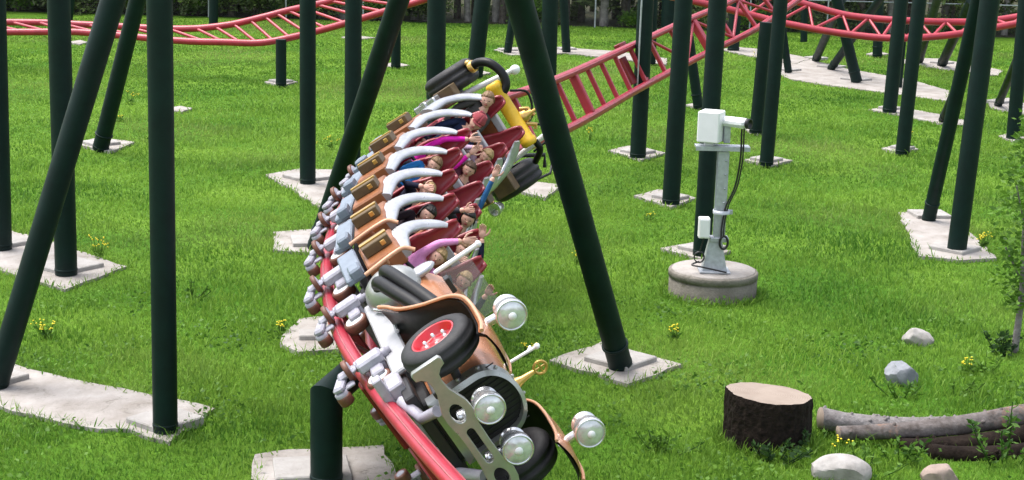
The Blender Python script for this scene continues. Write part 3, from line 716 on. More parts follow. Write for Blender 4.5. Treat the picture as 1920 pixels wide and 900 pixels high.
MB().box((2.7, .55, .6), (.5, .06, .08)).box((2.7, -.55, .6), (.5, .06, .08)).build('beam_arm', DARKM, lead)
# windscreen
MB().box((.42, -.14, 1.25), (.012, .62, .32), bev=.002).build('windscreen', GLASS, lead)
MB().tube([(.42, -.47, 1.05), (.42, -.47, 1.27), (.42, -.47, 1.52)], .024, 10).ell((.42, -.47, 1.54), (.035, .035, .03)).build('windscreen_frame', WHITEP, lead)
MB().tube([(1.75, .1, 1.1), (1.75, .12, 1.43)], .016, 8).ell((1.75, .12, 1.45), (.028, .028, .028)).tube([(1.75, .12, 1.36), (1.68, .12, 1.4)], .013, 8).build('antenna_rod', WHITEP, lead)
# chrome domes with twisted hoses at the side
for sg in (-1, 1):
    d = MB().lathe((.42, .6*sg, .66), (0, sg, .1), [(-.1, .27), (-.03, .275), (.0, .265), (.06, .24), (.11, .19), (.15, .12), (.165, .05), (.168, 0)], 36).build('chrome_dome', SILVER, lead)
    for hp in ([(.42, .68, .67), (.5, .77, .69), (.65, .8, .72), (.95, .76, .79), (1.25, .68, .87), (1.6, .57, .96)], [(.52, .66, .57), (.6, .75, .58), (.75, .79, .61), (1.02, .75, .68), (1.3, .67, .77), (1.65, .56, .86)]):
        hp = crom([(a_, b_*sg, c_) for a_, b_, c_ in hp], 8)
        MB().tube(hp, .066, 14).build('exhaust_hose', HOSE, d)

# ------------------------------------------------------------------ riders
def head_into(mb, c, ax, r, mi_skin=0, mi_eye=1, mi_lip=2, mouth=.5):
    # ax rows: face forward, head left, head up ; r = half width
    A = np.asarray(ax); n, m = 20, 16; vs = []
    for i in range(m+1):
        th = math.pi*i/m
        for k in range(n):
            ph = 2*math.pi*k/n
            x, y, z = math.sin(th)*math.cos(ph), math.sin(th)*math.sin(ph), math.cos(th)
            fx, fy, fz = 1.18*x, 1.0*y, 1.33*z
            if z < 0: fy *= 1-.32*(-z)**1.3; fx *= 1-.12*(-z)
            if x > .3 and -.75 < z < .12: fx -= .05*(1-abs(z+.1))
            if x > .6: 
                if abs(y) < .22 and -.35 < z < .1: fx += .2*(1-abs(y)/.22)*(1-abs(z+.22)/.35 if z < .1 else 0)*1.0
                if .1 < abs(y) < .5 and 0 < z < .22: fx -= .07
            vs.append(np.asarray(c)+A.T@np.array([fx*r, fy*r, fz*r]))
    fs = [(i*n+k, (i+1)*n+k, (i+1)*n+(k+1) % n, i*n+(k+1) % n) for i in range(m) for k in range(n)]
    mb.add(vs, fs, mi_skin, True)
    P = lambda x, y, z: np.asarray(c)+A.T@(np.array([x, y, z])*r)
    for sy in (-1, 1):
        mb.ell(P(.97, .36*sy, .1), (.08*r, .14*r, .08*r), A, 8, 6, mi_eye)
        mb.ell(P(-.05, 1.0*sy, -.05), (.2*r, .1*r, .3*r), A, 8, 6, mi_skin)
    mb.ell(P(1.03, 0, -.58), (.08*r, .28*r, (.06+.14*mouth)*r), A, 10, 6, mi_lip)
    mb.ell(P(1.14, 0, -.2), (.17*r, .14*r, .16*r), A, 8, 6, mi_skin)
def hand_into(mb, w, d, nrm_, sc, thumb=1):
    d = nrm(d); n_ = nrm(nrm_-d*(nrm_@d)); sdir = np.cross(n_, d)
    A = np.array([d, sdir, n_])
    mb.ell(w+d*.04*sc, (.048*sc, .037*sc, .017*sc), A, 12, 8, 0)
    for k, ln in enumerate((.055, .068, .072, .062)):
        y = (.027-.018*k)*thumb; b0 = w+d*.072*sc+sdir*y*sc; sp = sdir*y*.35
        p1 = b0+(d+sp)*ln*.45*sc+n_*.004*sc; p2 = b0+(d+sp)*ln*.8*sc+n_*.012*sc; p3 = b0+(d+sp)*ln*1.0*sc+n_*.022*sc
        mb.tube([b0-d*.02*sc, p1, p2, p3], [.0105*sc, .0095*sc, .008*sc, .005*sc], 8)
    b0 = w+d*.025*sc+sdir*.03*sc*thumb
    mb.tube([b0, b0+(d*.55+sdir*.8*thumb)*.035*sc, b0+(d*.85+sdir*.75*thumb)*.055*sc+n_*.01*sc, b0+(d*1.1+sdir*.7*thumb)*.066*sc+n_*.014*sc], [.013*sc, .012*sc, .009*sc, .006*sc], 8)
HAIRM = {k: mat('hair_'+k, c, .5, n1=.45, s1=30, bump=.5, bs=90) for k, c in {'brown': (.1, .05, .025), 'dark': (.012, .008, .007), 'blond': (.5, .33, .15), 'sandy': (.26, .15, .07)}.items()}
CL = {}
def cloth(name, c):
    if name not in CL: CL[name] = mat(name+'_fabric', c, .85, n1=.25, s1=14, bump=.25, bs=45, spec=.2)
    return CL[name]
JEANS = cloth('dark_trousers', (.03, .035, .06))
def person(s, u, label, head, hands, shirt, hair, up=.5, look=(0, 0), sc=1., long_hair=False, cap=None, short_sleeve=False, mouth=.4, headband=None, nominal=(.16, 1.2), bald=False):
    c, F, L, U = frame(s); toL = lambda p: np.array([(p-c)@F, (p-c)@L, (p-c)@U])
    camL = toL(_C)
    def closest(px, py, q):
        v = ray(px, py); w = np.array([v@F, v@L, v@U]); t = ((q-camL)@w)/(w@w); return camL+w*t
    hn = np.array([nominal[0], u, nominal[1]]); hc = closest(*head, hn) if head else hn
    base = np.array([.2, u, .58]); e = empty('person', mtx=fmtx(s) @ Matrix.Translation(base))
    tag(e, label, 'person', 'riders on the coaster train')
    upw = np.array([F[2], L[2], U[2]])                 # world up in car axes
    hup = nrm(np.array([0, 0, 1.])*(1-up)+upw*up); toc = nrm(camL-hc)
    fwd = nrm(toc*.85+np.array([.4, 0, 0])+np.array([0, look[0], look[1]])); fwd = nrm(fwd-hup*(fwd@hup)); hl = np.cross(hup, fwd); A = np.array([fwd, hl, hup])
    r = .076*sc
    neck = hc-hup*r*1.35-fwd*r*.2; pel = np.array([.2, u, .66]); chest = neck*.72+pel*.28+np.array([-.03, 0, 0])
    sw = .135*sc
    shl = [neck*.9+chest*.1+np.array([-.01, sg*sw, -.03]) for sg in (-1, 1)]
    V = [pel, pel*.5+chest*.5+np.array([-.02, 0, 0]), chest, neck-hup*.03, hc-hup*r*.6]
    RAD = [.115*sc, .105*sc, .115*sc, .05*sc, .045*sc]; E = [(0, 1), (1, 2), (2, 3), (3, 4)]
    part = ['t', 's', 's', 'n', 'n']
    hv = []
    for i, sg in enumerate((-1, 1)):
        S = shl[i]; tgt = hands[i]
        if tgt is None: H = np.array([.48, u+sg*.12, .78])
        else:
            tv = ray(*tgt); w = np.array([tv@F, tv@L, tv@U]); w /= np.linalg.norm(w)
            t0 = (S-camL)@w; dmin = np.linalg.norm(camL+w*t0-S); Lr = .44*sc
            H = camL+w*(t0-math.sqrt(max(0, Lr*Lr*.8-dmin*dmin)))
        dv = H-S; dist = np.linalg.norm(dv); la = max(.24*sc, dist*.52)
        hgt = math.sqrt(max(0.0004, la*la-dist*dist/4))
        perp = np.array([.25, sg*.8, -.55]); perp = perp-nrm(dv)*(perp@nrm(dv)); El = S+dv/2+nrm(perp)*hgt
        o = len(V); V += [S, El, H]; RAD += [.058*sc, .043*sc, .03*sc]; E += [(2, o), (o, o+1), (o+1, o+2)]; part += ['s', 'a', 'h']
        hv.append((H, nrm(H-El)))
    for sg in (-1, 1):
        o = len(V); V += [np.array([.62, u+sg*.09, .68]), np.array([.66, u+sg*.09, .5]), np.array([.74, u+sg*.09, .485])]
        RAD += [.062*sc, .045*sc, .04*sc]; E += [(0, o), (o, o+1), (o+1, o+2)]; part += ['t', 't', 't']
    me = bpy.data.meshes.new('sk'); me.from_pydata([tuple(v-base) for v in V], E, []); tmp = bpy.data.objects.new('sk', me); COL.objects.link(tmp)
    md = tmp.modifiers.new('skin', 'SKIN'); md.use_smooth_shade = True
    sl_ = me.skin_vertices[0].data
    for i, rd in enumerate(RAD): sl_[i].radius = (rd, rd); sl_[i].use_root = (i == 0)
    tmp.modifiers.new('sub', 'SUBSURF').levels = 1
    bpy.context.view_layer.update()
    ev = tmp.evaluated_get(bpy.context.evaluated_depsgraph_get()); m2 = ev.to_mesh()
    mb = MB(); vv = [np.array(v.co) for v in m2.vertices]
    VV = np.array(V)-base; EE = np.array(E)
    fs = [tuple(p.vertices) for p in m2.polygons]
    ev.to_mesh_clear(); bpy.data.objects.remove(tmp)
    groups = {3: [], 0: [], 4: []}
    for f in fs:
        ctr = np.mean([vv[i] for i in f], 0)
        A0 = VV[EE[:, 0]]; B0 = VV[EE[:, 1]]; AB = B0-A0; t = np.clip(((ctr-A0)*AB).sum(1)/(AB*AB).sum(1), 0, 1)
        d = np.linalg.norm(A0+AB*t[:, None]-ctr, axis=1); j = int(np.argmin(d)); pb = part[EE[j][1]]
        mi = 3
        if pb == 'n': mi = 0 if t[j] > .5 or EE[j][1] == 4 else 3
        if pb == 'h': mi = 0 if (t[j] > .82 or short_sleeve) else 3
        if pb == 't': mi = 4
        groups[mi].append(f)
    o = 0
    mb.v = [tuple(v) for v in vv]
    for mi, ff in groups.items():
        for f in ff: mb.f.append(f); mb.m.append(mi); mb.sm.append(True)
    head_into(mb, hc-base, A, r, mouth=mouth)
    for i, (H, d) in enumerate(hv): hand_into(mb, H-base, d, nrm(camL-H), 1.05*sc, thumb=(1 if i == 0 else -1))
    mb.build('body', [SKIN, EYEW, LIP, shirt, JEANS], e)
    hb_ = MB(); n, m = 30, 12; head_seed = s*3+u*10
    def hairp(i, j, k=1.0):
        th = math.pi*(.02+(.62 if long_hair else .52)*i); ph = 2*math.pi*j
        x, y, z = math.sin(th)*math.cos(ph), math.sin(th)*math.sin(ph), math.cos(th)
        lim = .42 if x > .25 else 1.
        if x > .25 and z < .5: x, z = x*.82, max(z, .45)
        rr = 1.07+.05*math.sin(9*ph)*math.sin(5*th)+.03*math.sin(17*ph+head_seed)
        dn = 0
        if long_hair and x < .35 and z < .15: dn = -.9*(0.15-z)
        return (hc-base)+A.T@(np.array([1.18*x*rr-.05, y*rr*1.02, 1.33*z*rr+.04+dn])*r)
    hb_.grid(hairp, m, n)
    hb_.build('hair', HAIRM[hair], e, solid=.01)
    if cap is not None:
        cb = MB().grid(lambda i, j: (hc-base)+A.T@(np.array([1.2*1.18*math.sin(1.4*i)*math.cos(6.2832*j), 1.2*math.sin(1.4*i)*math.sin(6.2832*j), 1.33*math.cos(1.4*i)*1.12+.25])*r), 8, 18)
        cb.grid(lambda i, j: (hc-base)+A.T@(np.array([1.1+.8*i*(1-.5*(2*j-1)**2), (2*j-1)*.85, .5-.15*i])*r), 4, 8)
        cb.build('cap', cap, e, solid=.008)
    return e
c_ = cloth
person(6, -.27, 'screaming child in a pink top with arms thrown up', (820, 482), [(868, 452), None], c_('pink', (.75, .3, .6)), 'blond', sc=1.0, mouth=1.2, up=.25)
person(6, .27, 'blond child in dark teal waving by the windscreen', (869, 527), [None, (912, 552)], c_('dark_teal', (.015, .04, .045)), 'blond', sc=.95, up=.45)
person(5, -.27, 'dark-haired rider in black in the second row', (801, 402), [None, None], c_('black_top', (.02, .012, .018)), 'dark', up=.3, long_hair=True, look=(.3, -.3))
person(5, .27, 'rider in navy sleeve with both hands up behind the screaming child', (868, 470), [(858, 482), (904, 446)], c_('navy', (.012, .016, .04)), 'sandy', up=.3)
person(4, -.27, 'rider in navy with a hand over the lowered blond head', (800, 357), [(795, 350), None], c_('navy_dark', (.01, .012, .03)), 'blond', up=.2, look=(0, -.9))
person(4, .27, 'smiling dark-haired woman with one hand raised', (877, 411), [(872, 394), None], c_('charcoal_white', (.03, .03, .04)), 'dark', up=.6, long_hair=True, mouth=.6)
person(3, -.27, 'boy in a bright blue top looking down', (814, 309), [None, None], c_('bright_blue', (.03, .22, .6)), 'sandy', up=.35, look=(.2, -.3))
person(3, .27, 'rider in a blue sleeve stretching an arm out past the white rim', None, [None, (926, 331)], c_('blue', (.03, .12, .28)), 'brown', up=.3, nominal=(.2, 1.08))
person(2, -.27, 'rider in a magenta top reaching a hand up', None, [(880, 261), (882, 288)], c_('magenta', (.75, .02, .42)), 'brown', up=.3, nominal=(.22, 1.06))
person(2, .27, 'brown-haired woman peering between the red seats', (879, 318), [None, None], c_('maroon', (.1, .03, .05)), 'brown', up=.5, mouth=.3)
person(1, -.27, 'boy in a navy jacket and reddish cap leaning sideways', (893, 230), [None, None], c_('navy_jacket', (.012, .02, .055)), 'brown', up=.25, sc=1.1, cap=c_('dull_red_cap', (.3, .06, .07)), look=(.1, .1))
person(1, .27, 'blond rider ducking the head near the rear white rim', (911, 293), [(893, 277), None], c_('pale_lilac', (.5, .36, .5)), 'blond', up=.2, look=(.3, -.9))
person(0, -.27, 'fair man in a dark grey jacket in the last row', (914, 188), [None, None], c_('dark_grey', (.06, .058, .055)), 'sandy', up=.75, sc=1.1, mouth=.3)

# ------------------------------------------------------------------ camera post on its concrete ring
rc = gr(1335, 551)
bs = tag(empty('concrete_ring_base', rc), 'round weathered concrete ring the camera post stands on', 'concrete base', kind='thing')
RR = .62
MB().lathe((0, 0, 0), (0, 0, 1), [(-.05, RR*.985), (.22, RR*.985), (.235, RR*.96), (.25, RR*.96), (.255, RR), (.33, RR), (.345, RR*.985), (.35, RR*.95), (.352, .0)], 56).build('ring', CONCD, bs)
MB().lathe((0, 0, .352), (0, 0, 1), [(.0, RR*.93), (.012, RR*.92), (.014, 0)], 48).build('top_screed', CONC, bs)
pc = gr(1338, 508, .37); Yp = pc[1]
ps = tag(empty('camera_post', pc), 'galvanised camera post with white housings and dangling cables', 'camera post')
def pp(x, y, dy=0.): return aty(x, y, Yp+dy)-pc
top = pp(1350, 283)[2]; mid = pp(1340, 450)[2]
MB().box((0, 0, .012), (.42, .36, .022)).build('base_plate', GALV, ps)
gm_ = MB()
w0, w1, zz = .17, .085, mid
vs = [(-w0, -.1, .024), (w0, -.1, .024), (w0, .1, .024), (-w0, .1, .024), (-w1, -.07, zz), (w1, -.07, zz), (w1, .07, zz), (-w1, .07, zz)]
gm_.add(vs, [(0, 1, 5, 4), (1, 2, 6, 5), (2, 3, 7, 6), (3, 0, 4, 7), (4, 5, 6, 7)]); gm_.build('gusset', GALV, ps)
mb = MB().box((.045, -.065, (zz+top)/2), (.15, .016, top-zz)).box((.045, .065, (zz+top)/2), (.15, .016, top-zz)).box((.045, 0, (zz+top)/2), (.016, .116, top-zz))
for z in np.linspace(zz+.15, top-.12, 6): mb.lathe((.045+(.035 if int(z*10) % 2 else -.03), -.074, z), (0, -1, 0), [(0, .014), (.012, .014), (.012, 0)], 8)
mb.box((.045, 0, zz+.02), (.26, .2, .06)).build('upright', GALV, ps)
a0, a1 = pp(1303, 276), pp(1405, 272)
MB().box(((a0[0]+a1[0])/2, -.02, (a0[2]+a1[2])/2), (a1[0]-a0[0], .2, .03)).box(((a0[0]+a1[0])/2, -.12, (a0[2]+a1[2])/2-.02), (a1[0]-a0[0], .015, .06)).box((pp(1363, 250)[0], .0, (pp(1363, 268)[2]+pp(1363, 235)[2])/2), (.09, .09, pp(1363, 235)[2]-pp(1363, 268)[2])).build('cross_arm', GALV, ps)
cx = pp(1333, 236); th = R(-22); ax = np.array([[math.cos(th), math.sin(th), 0], [-math.sin(th), math.cos(th), 0], [0, 0, 1]])
hs_ = MB().box((cx[0], -.02, cx[2]), (.3, .32, .42), ax, bev=.015).build('box_housing', WHITEP, ps)
MB().box((cx[0]-.02, -.02, pp(1333, 270)[2]), (.12, .1, .06)).build('housing_bracket', WHITEP, hs_)
q0, q1 = pp(1352, 226, .05), pp(1402, 232, -.22)
dv = nrm(q1-q0); sd_ = nrm(np.cross(dv, [0, 0, 1])); MB().box((q0+q1)/2, (np.linalg.norm(q1-q0), .17, .13), np.array([dv, sd_, np.cross(sd_, dv)]), bev=.045).build('camera_housing', WHITEP, ps)
MB().lathe(q1-dv*.01, dv, [(0, .07), (.05, .07), (.05, .055), (.02, .05), (.02, 0)], 20).build('camera_lens', BLACK, ps)
bx = pp(1322, 425); MB().box((bx[0]-.02, -.05, bx[2]), (.15, .16, .28), bev=.01).box((bx[0]-.02, -.14, bx[2]), (.12, .01, .24)).build('junction_box', WHITEP, ps)
MB().lathe((.06, -.04, pp(1358, 396)[2]), (0, 0, 1), [(-.025, .12), (.025, .12), (.025, .1), (-.025, .1), (-.025, .12)], 24).box((.1, -.05, pp(1358, 396)[2]), (.22, .03, .06)).build('clamp', GALV, ps)
k0 = [pp(1391, 242, -.15), pp(1388, 300, -.12), pp(1378, 350, -.1), pp(1362, 385, -.1), pp(1354, 420, -.12), pp(1352, 445, -.14)]
MB().tube(crom(k0, 6), .013, 8).build('cable', BLACK, ps)
MB().tube(crom([p+np.array([.03, -.01, .01]) for p in k0], 6), .011, 8).build('cable', BLACK, ps)
cl_ = pp(1357, 455, -.14); MB().tube([cl_+np.array([.055*math.cos(a), 0, .09*math.sin(a)]) for a in np.linspace(0, 12.6, 40)], .016, 8).build('cable_coil', BLACK, ps)
cl2 = pp(1311, 482, -.1); MB().tube([cl2+np.array([.07*math.cos(a), .02*math.sin(a*.3), .075*math.sin(a)]) for a in np.linspace(0, 19, 50)], .008, 6).build('cable_coil', BLACK, ps)
MB().tube(crom([cl2+np.array([0, 0, .06]), pp(1322, 440, -.12)], 4), .01, 6).tube(crom([cl2+np.array([0, 0, -.06]), cl2+np.array([-.1, -.05, -.1]), cl2+np.array([.05, -.12, -.115]), np.array([.15, -.2, .03])], 6), .012, 6).build('cable_tail', BLACK, ps)

# ------------------------------------------------------------------ stump, logs, stones
WOODT = mat('sawn_wood', (.33, .265, .215), .8, s1=3, col2=(.25, .195, .155), bump=.15, bs=18)
_N = WOODT.node_tree.nodes; _K = WOODT.node_tree.links; _w = _N.new('ShaderNodeTexWave'); _w.wave_type = 'RINGS'; _w.rings_direction = 'Z'; _w.inputs['Scale'].default_value = 13; _w.inputs['Distortion'].default_value = 1.6; _w.inputs['Detail'].default_value = 3
_c = _N.new('ShaderNodeTexCoord'); _K.new(_c.outputs['Object'], _w.inputs['Vector']); _x = _N.new('ShaderNodeMix'); _x.data_type = 'RGBA'; _x.blend_type = 'MULTIPLY'; _x.inputs[0].default_value = .16
_b2 = _N['Principled BSDF']; _src = _b2.inputs['Base Color'].links[0].from_socket; _K.new(_src, _x.inputs[6]); _K.new(_w.outputs['Color'], _x.inputs[7]); _K.new(_x.outputs[2], _b2.inputs['Base Color'])
BARK = mat('dark_bark', (.022, .015, .012), .95, s1=16, col2=(.006, .005, .004), bump=1.0, bs=26, spec=.15)
BARKG = mat('grey_bark', (.24, .225, .22), .95, s1=10, col2=(.14, .125, .12), speck=(.03, .025, .025), bump=.9, bs=24, spec=.15)
BARKB = mat('peeling_bark', (.17, .15, .145), .92, s1=9, col2=(.07, .058, .052), speck=(.33, .16, .08), bump=.8, bs=20, spec=.15)
BARKD = mat('rotten_bark', (.025, .018, .014), .95, s1=9, col2=(.01, .007, .006), bump=.9, bs=20, spec=.1)
sp_ = gr(1436, 828); st = tag(empty('tree_stump', sp_), 'black-barked tree stump with a pale sawn top', 'stump')
Ds = dep(sp_); rs = 80/FPX*Ds
ztop = (aty(1438, 738, sp_[1])-sp_)[2]
n = 64; vs = []; hs2 = np.linspace(-.03, 1, 14)
def srad(a, h): return rs*(1+.035*math.sin(3*a+.5)+.02*math.sin(7*a+1)+.012*math.sin(17*a+3*h)+.02*math.sin(31*a+5*h)*.5+.05*max(0, .2-h))
tilt = lambda x, y: -.07*x-.06*y
for h in hs2:
    for j in range(n):
        a = 2*math.pi*j/n; r = srad(a, h)*(1+random.uniform(-.012, .012))*(1 if h < .98 else .985)
        x, y = r*math.cos(a), r*math.sin(a); vs.append((x, y, h*(ztop+tilt(x, y))))
m_ = len(hs2)
MB().add(vs, [(i*n+j, i*n+(j+1) % n, (i+1)*n+(j+1) % n, (i+1)*n+j) for i in range(m_-1) for j in range(n)], 0, False).build('bark', BARK, st)
tp = [(vs[(m_-1)*n+j][0]*.985, vs[(m_-1)*n+j][1]*.985, vs[(m_-1)*n+j][2]+.003) for j in range(n)]
cen = (0.03, .02, ztop+.002); MB().add(tp+[cen], [(j, (j+1) % n, n) for j in range(n)]).build('sawn_top', WOODT, st)
LOGG = 'felled logs lying right of the stump'
def log(p, q, r0, r1, m, label, patch=None, bumps=0):
    p, q = np.asarray(p), np.asarray(q); o = (p+q)/2; o[2] = min(p[2], q[2])
    t = tag(empty('felled_log', o), label, 'log', LOGG, 'thing')
    d = nrm(q-p); L_ = np.linalg.norm(q-p); x = nrm(np.cross(d, [0, 0, 1])); y = np.cross(x, d)
    mb = MB(); n = 22; k = max(8, int(L_/.08)); vs = []
    for i in range(k+1):
        u = i/k; c = p+(q-p)*u-o+np.array([0, 0, -.05*math.sin(math.pi*u)])+x*.03*math.sin(5*u)
        for j in range(n):
            a = 2*math.pi*j/n; r = (r0+(r1-r0)*u)*(1+.05*math.sin(2*a+7*u)+.03*math.sin(5*a+13*u)+random.uniform(-.02, .02)); vs.append(c+(x*math.cos(a)+y*math.sin(a))*r)
    mb.add(vs, [(i*n+j, (i+1)*n+j, (i+1)*n+(j+1) % n, i*n+(j+1) % n) for i in range(k) for j in range(n)], 0, True)
    for i in range(bumps):
        u = random.random(); a = random.uniform(.2, 2.9); c = p+(q-p)*u-o+np.array([0, 0, -.05*math.sin(math.pi*u)])+x*.03*math.sin(5*u); mb.lathe(c+(x*math.cos(a)+y*math.sin(a))*(r0+(r1-r0)*u)*.93, x*math.cos(a)+y*math.sin(a)+d*.4, [(0, .022), (.025, .014), (.03, 0)], 6)
    mb.build('bark', m, t)
    for e_, s_, rr in ((p, -1, r0), (q, 1, r1)):
        MB().lathe(e_-o, d*s_, [(-.01, rr*.98), (.004, rr*.95), (.006, 0)], n).build('cut_end', m if m is BARKD else WOODT, t)
    return t
def zat(px, py, Y): return aty(px, py, Y)
yb = gr(1700, 835)[1]
log(zat(1538, 784, yb+.3), zat(1800, 800, yb+.45), .12, .1, BARKG, 'grey knotty log behind the others, its end beside the stump', bumps=26)
log(zat(1572, 812, yb-.05), zat(2010, 764, yb+.3), .075, .115, BARKB, 'long reddish-brown log with peeled patches, topmost of the pile', bumps=8)
log(zat(1690, 838, yb-.15), zat(2010, 800, yb+.15), .09, .11, BARKD, 'dark log directly beneath the peeled one', bumps=6)
log(zat(1745, 848, yb-.35), zat(2010, 838, yb-.15), .09, .1, BARKD, 'dark rotten log lowest at the front of the pile', bumps=4)
def rock(px, py, rw, rh, label, m, seed, sy=.8):
    b0 = gr(px, py); D = dep(b0); r = rw/FPX*D; h = rh/FPX*D
    bm = bmesh.new(); bmesh.ops.create_icosphere(bm, subdivisions=4, radius=1)
    rg = np.random.default_rng(seed); dirs = [nrm(rg.normal(size=3)) for _ in range(13)]; off = [rg.uniform(.6, .9) for _ in dirs]
    for v in bm.verts:
        c = np.array(v.co); k = 1.
        for d_, o_ in zip(dirs, off):
            t = c@d_
            if t*k > o_: k = o_/t
        c = c*k*(1+.02*math.sin(9*c[0]+seed)*math.sin(8*c[1])); v.co = Vector((c[0]*r*1.12, c[1]*r*sy, c[2]*h*1.1))
    me = bpy.data.meshes.new('boulder'); bm.to_mesh(me); bm.free(); me.materials.append(m)
    for p in me.polygons: p.use_smooth = True
    o = bpy.data.objects.new('boulder', me); COL.objects.link(o); o.location = (b0[0], b0[1]+r*.3, h*.45)
    md = o.modifiers.new('ws', 'EDGE_SPLIT'); md.split_angle = R(24)
    return tag(o, label, 'boulder', 'boulders in the grass at right')
ROCKG = mat('grey_stone', (.27, .285, .31), .85, s1=4, col2=(.14, .15, .165), bump=.35, bs=22, spec=.2)
ROCKW = mat('pale_stone', (.42, .4, .385), .85, s1=4, col2=(.24, .225, .21), bump=.35, bs=22, spec=.2)
ROCKB = mat('pinkish_stone', (.36, .28, .24), .85, s1=5, col2=(.2, .16, .14), bump=.35, bs=22, spec=.2)
rock(1692, 722, 32, 32, 'rounded grey boulder with flat facets right of the stump', ROCKG, 3)
rock(1722, 648, 27, 22, 'small pale wedge-shaped stone above the grey boulder', ROCKW, 8)
rock(1578, 906, 54, 32, 'broad whitish boulder at the bottom under the logs', ROCKW, 5)
rock(1768, 915, 38, 28, 'brownish pink boulder at the bottom edge', ROCKB, 12)

# ------------------------------------------------------------------ plants
LEAFY = leaf_mat('weed_leaf', (.035, .1, .012), (.13, .26, .03), .8)
LEAFD = leaf_mat('dark_leaf', (.012, .035, .012), (.045, .1, .025), .8)
LEAFB = leaf_mat('bush_leaf', (.02, .04, .014), (.16, .22, .07), .5)
NEEDLE = leaf_mat('needle_leaf', (.012, .022, .012), (.12, .16, .07), .5)
PETAL = mat('yellow_petal', (.75, .62, .02), .6)
def quads(name, P, Dr, Nn, Ln, Wd, m, parent=None, tint=None, fold=.0):
    # leaf-sized rhombs: P base, Dr direction, Nn side
    k = len(P); P = np.asarray(P); Dr = np.asarray(Dr); Nn = np.asarray(Nn); Ln = np.asarray(Ln)[:, None]; Wd = np.asarray(Wd)[:, None]
    V = np.empty((k, 4, 3)); V[:, 0] = P; V[:, 1] = P+Dr*Ln*.5+Nn*Wd; V[:, 2] = P+Dr*Ln; V[:, 3] = P+Dr*Ln*.5-Nn*Wd
    me = bpy.data.meshes.new(name); me.vertices.add(k*4); me.vertices.foreach_set('co', V.reshape(-1))
    me.loops.add(k*4); me.loops.foreach_set('vertex_index', np.arange(k*4)); me.polygons.add(k)
    me.polygons.foreach_set('loop_start', np.arange(0, k*4, 4)); me.polygons.foreach_set('loop_total', np.full(k, 4)); me.update(calc_edges=True)
    at_ = me.attributes.new('tint', 'FLOAT', 'POINT'); at_.data.foreach_set('value', np.repeat(rng.random(k) if tint is None else tint, 4).astype(np.float32))
    me.materials.append(m); o = bpy.data.objects.new(name, me); COL.objects.link(o)
    if parent is not None: o.parent = parent
    return o
def rdir(k, zl=-.2, zh=1.):
    a = rng.random(k)*2*np.pi; z = rng.uniform(zl, zh, k); h = np.sqrt(np.maximum(0.02, 1-z*z)); d = np.stack([h*np.cos(a), h*np.sin(a), z], 1); return d/np.linalg.norm(d, axis=1)[:, None]
def side_of(d):
    s_ = np.cross(d, rng.normal(size=d.shape)); return s_/np.linalg.norm(s_, axis=1)[:, None]
def flower(px, py, hgt, nb, spread, label, name='yellow_wildflower'):
    b0 = gr(px, py); e = tag(empty(name, b0), label, 'wildflower', 'yellow wildflowers growing in the lawn')
    st_ = MB(); pt = MB(); lp = []; 
    for i in range(nb):
        x, y = random.gauss(0, spread), random.gauss(0, spread*.7); z = hgt*random.uniform(.6, 1)
        st_.tube([(x*.3, y*.3, 0), (x*.7, y*.7, z*.6), (x, y, z)], .004, 5); lp.append((x*.4, y*.4, z*.3))
        for j in range(3):
            c = (x+random.gauss(0, .02), y+random.gauss(0, .02), z+random.uniform(-.03, .02)); pt.ell(c, (.012, .012, .008), n=6, m=4)
    st_.build('stems', LEAFY, e); pt.build('blossoms', PETAL, e)
    k = nb*5; P = np.array([lp[i % nb] for i in range(k)])+rng.normal(size=(k, 3))*.03; P[:, 2] = np.abs(P[:, 2]); d = rdir(k, .1, .9)
    quads('leaves', P, d, side_of(d), rng.uniform(.05, .1, k), rng.uniform(.012, .02, k), LEAFY, e)
for a in [(186, 487, .34, 9, .07, 'full yellow flower clump on the big slab at left'), (88, 634, .22, 8, .09, 'low yellow flower patch above the bottom left slab'), (243, 196, .35, 6, .1, 'tall yellow flowers behind the leaning column at upper left'),
          (225, 228, .2, 4, .08, 'sparse yellow flowers beside the upper left square slab'), (622, 281, .3, 6, .12, 'yellow flowers between two columns left of the train'), (528, 628, .2, 5, .05, 'small yellow tuft left of the slab by the red rail'),
          (1108, 262, .28, 5, .08, 'yellow flower right of the leaning column, under the ladder track'), (1081, 496, .22, 4, .05, 'thin yellow flower beside the middle of the leaning column'), (1265, 640, .24, 6, .05, 'yellow flower stalks in front of the concrete ring'),
          (986, 668, .2, 5, .04, 'small yellow flowers right of the lead car lamp'), (1842, 468, .3, 10, .08, 'orange-yellow flower clump on the large right slab edge'), (1703, 284, .5, 6, .06, 'yellow flowers at the foot of the close pair of columns'),
          (1818, 700, .2, 6, .06, 'leafy yellow flower right of the grey boulder'), (1572, 868, .26, 4, .09, 'yellow-green weed in front of the log ends'), (1215, 415, .16, 3, .05, 'tiny yellow flower under the square slab by the camera post'), (1422, 118, .4, 7, .2, 'far yellow flowers beneath the crossing tracks')]:
    flower(*a)
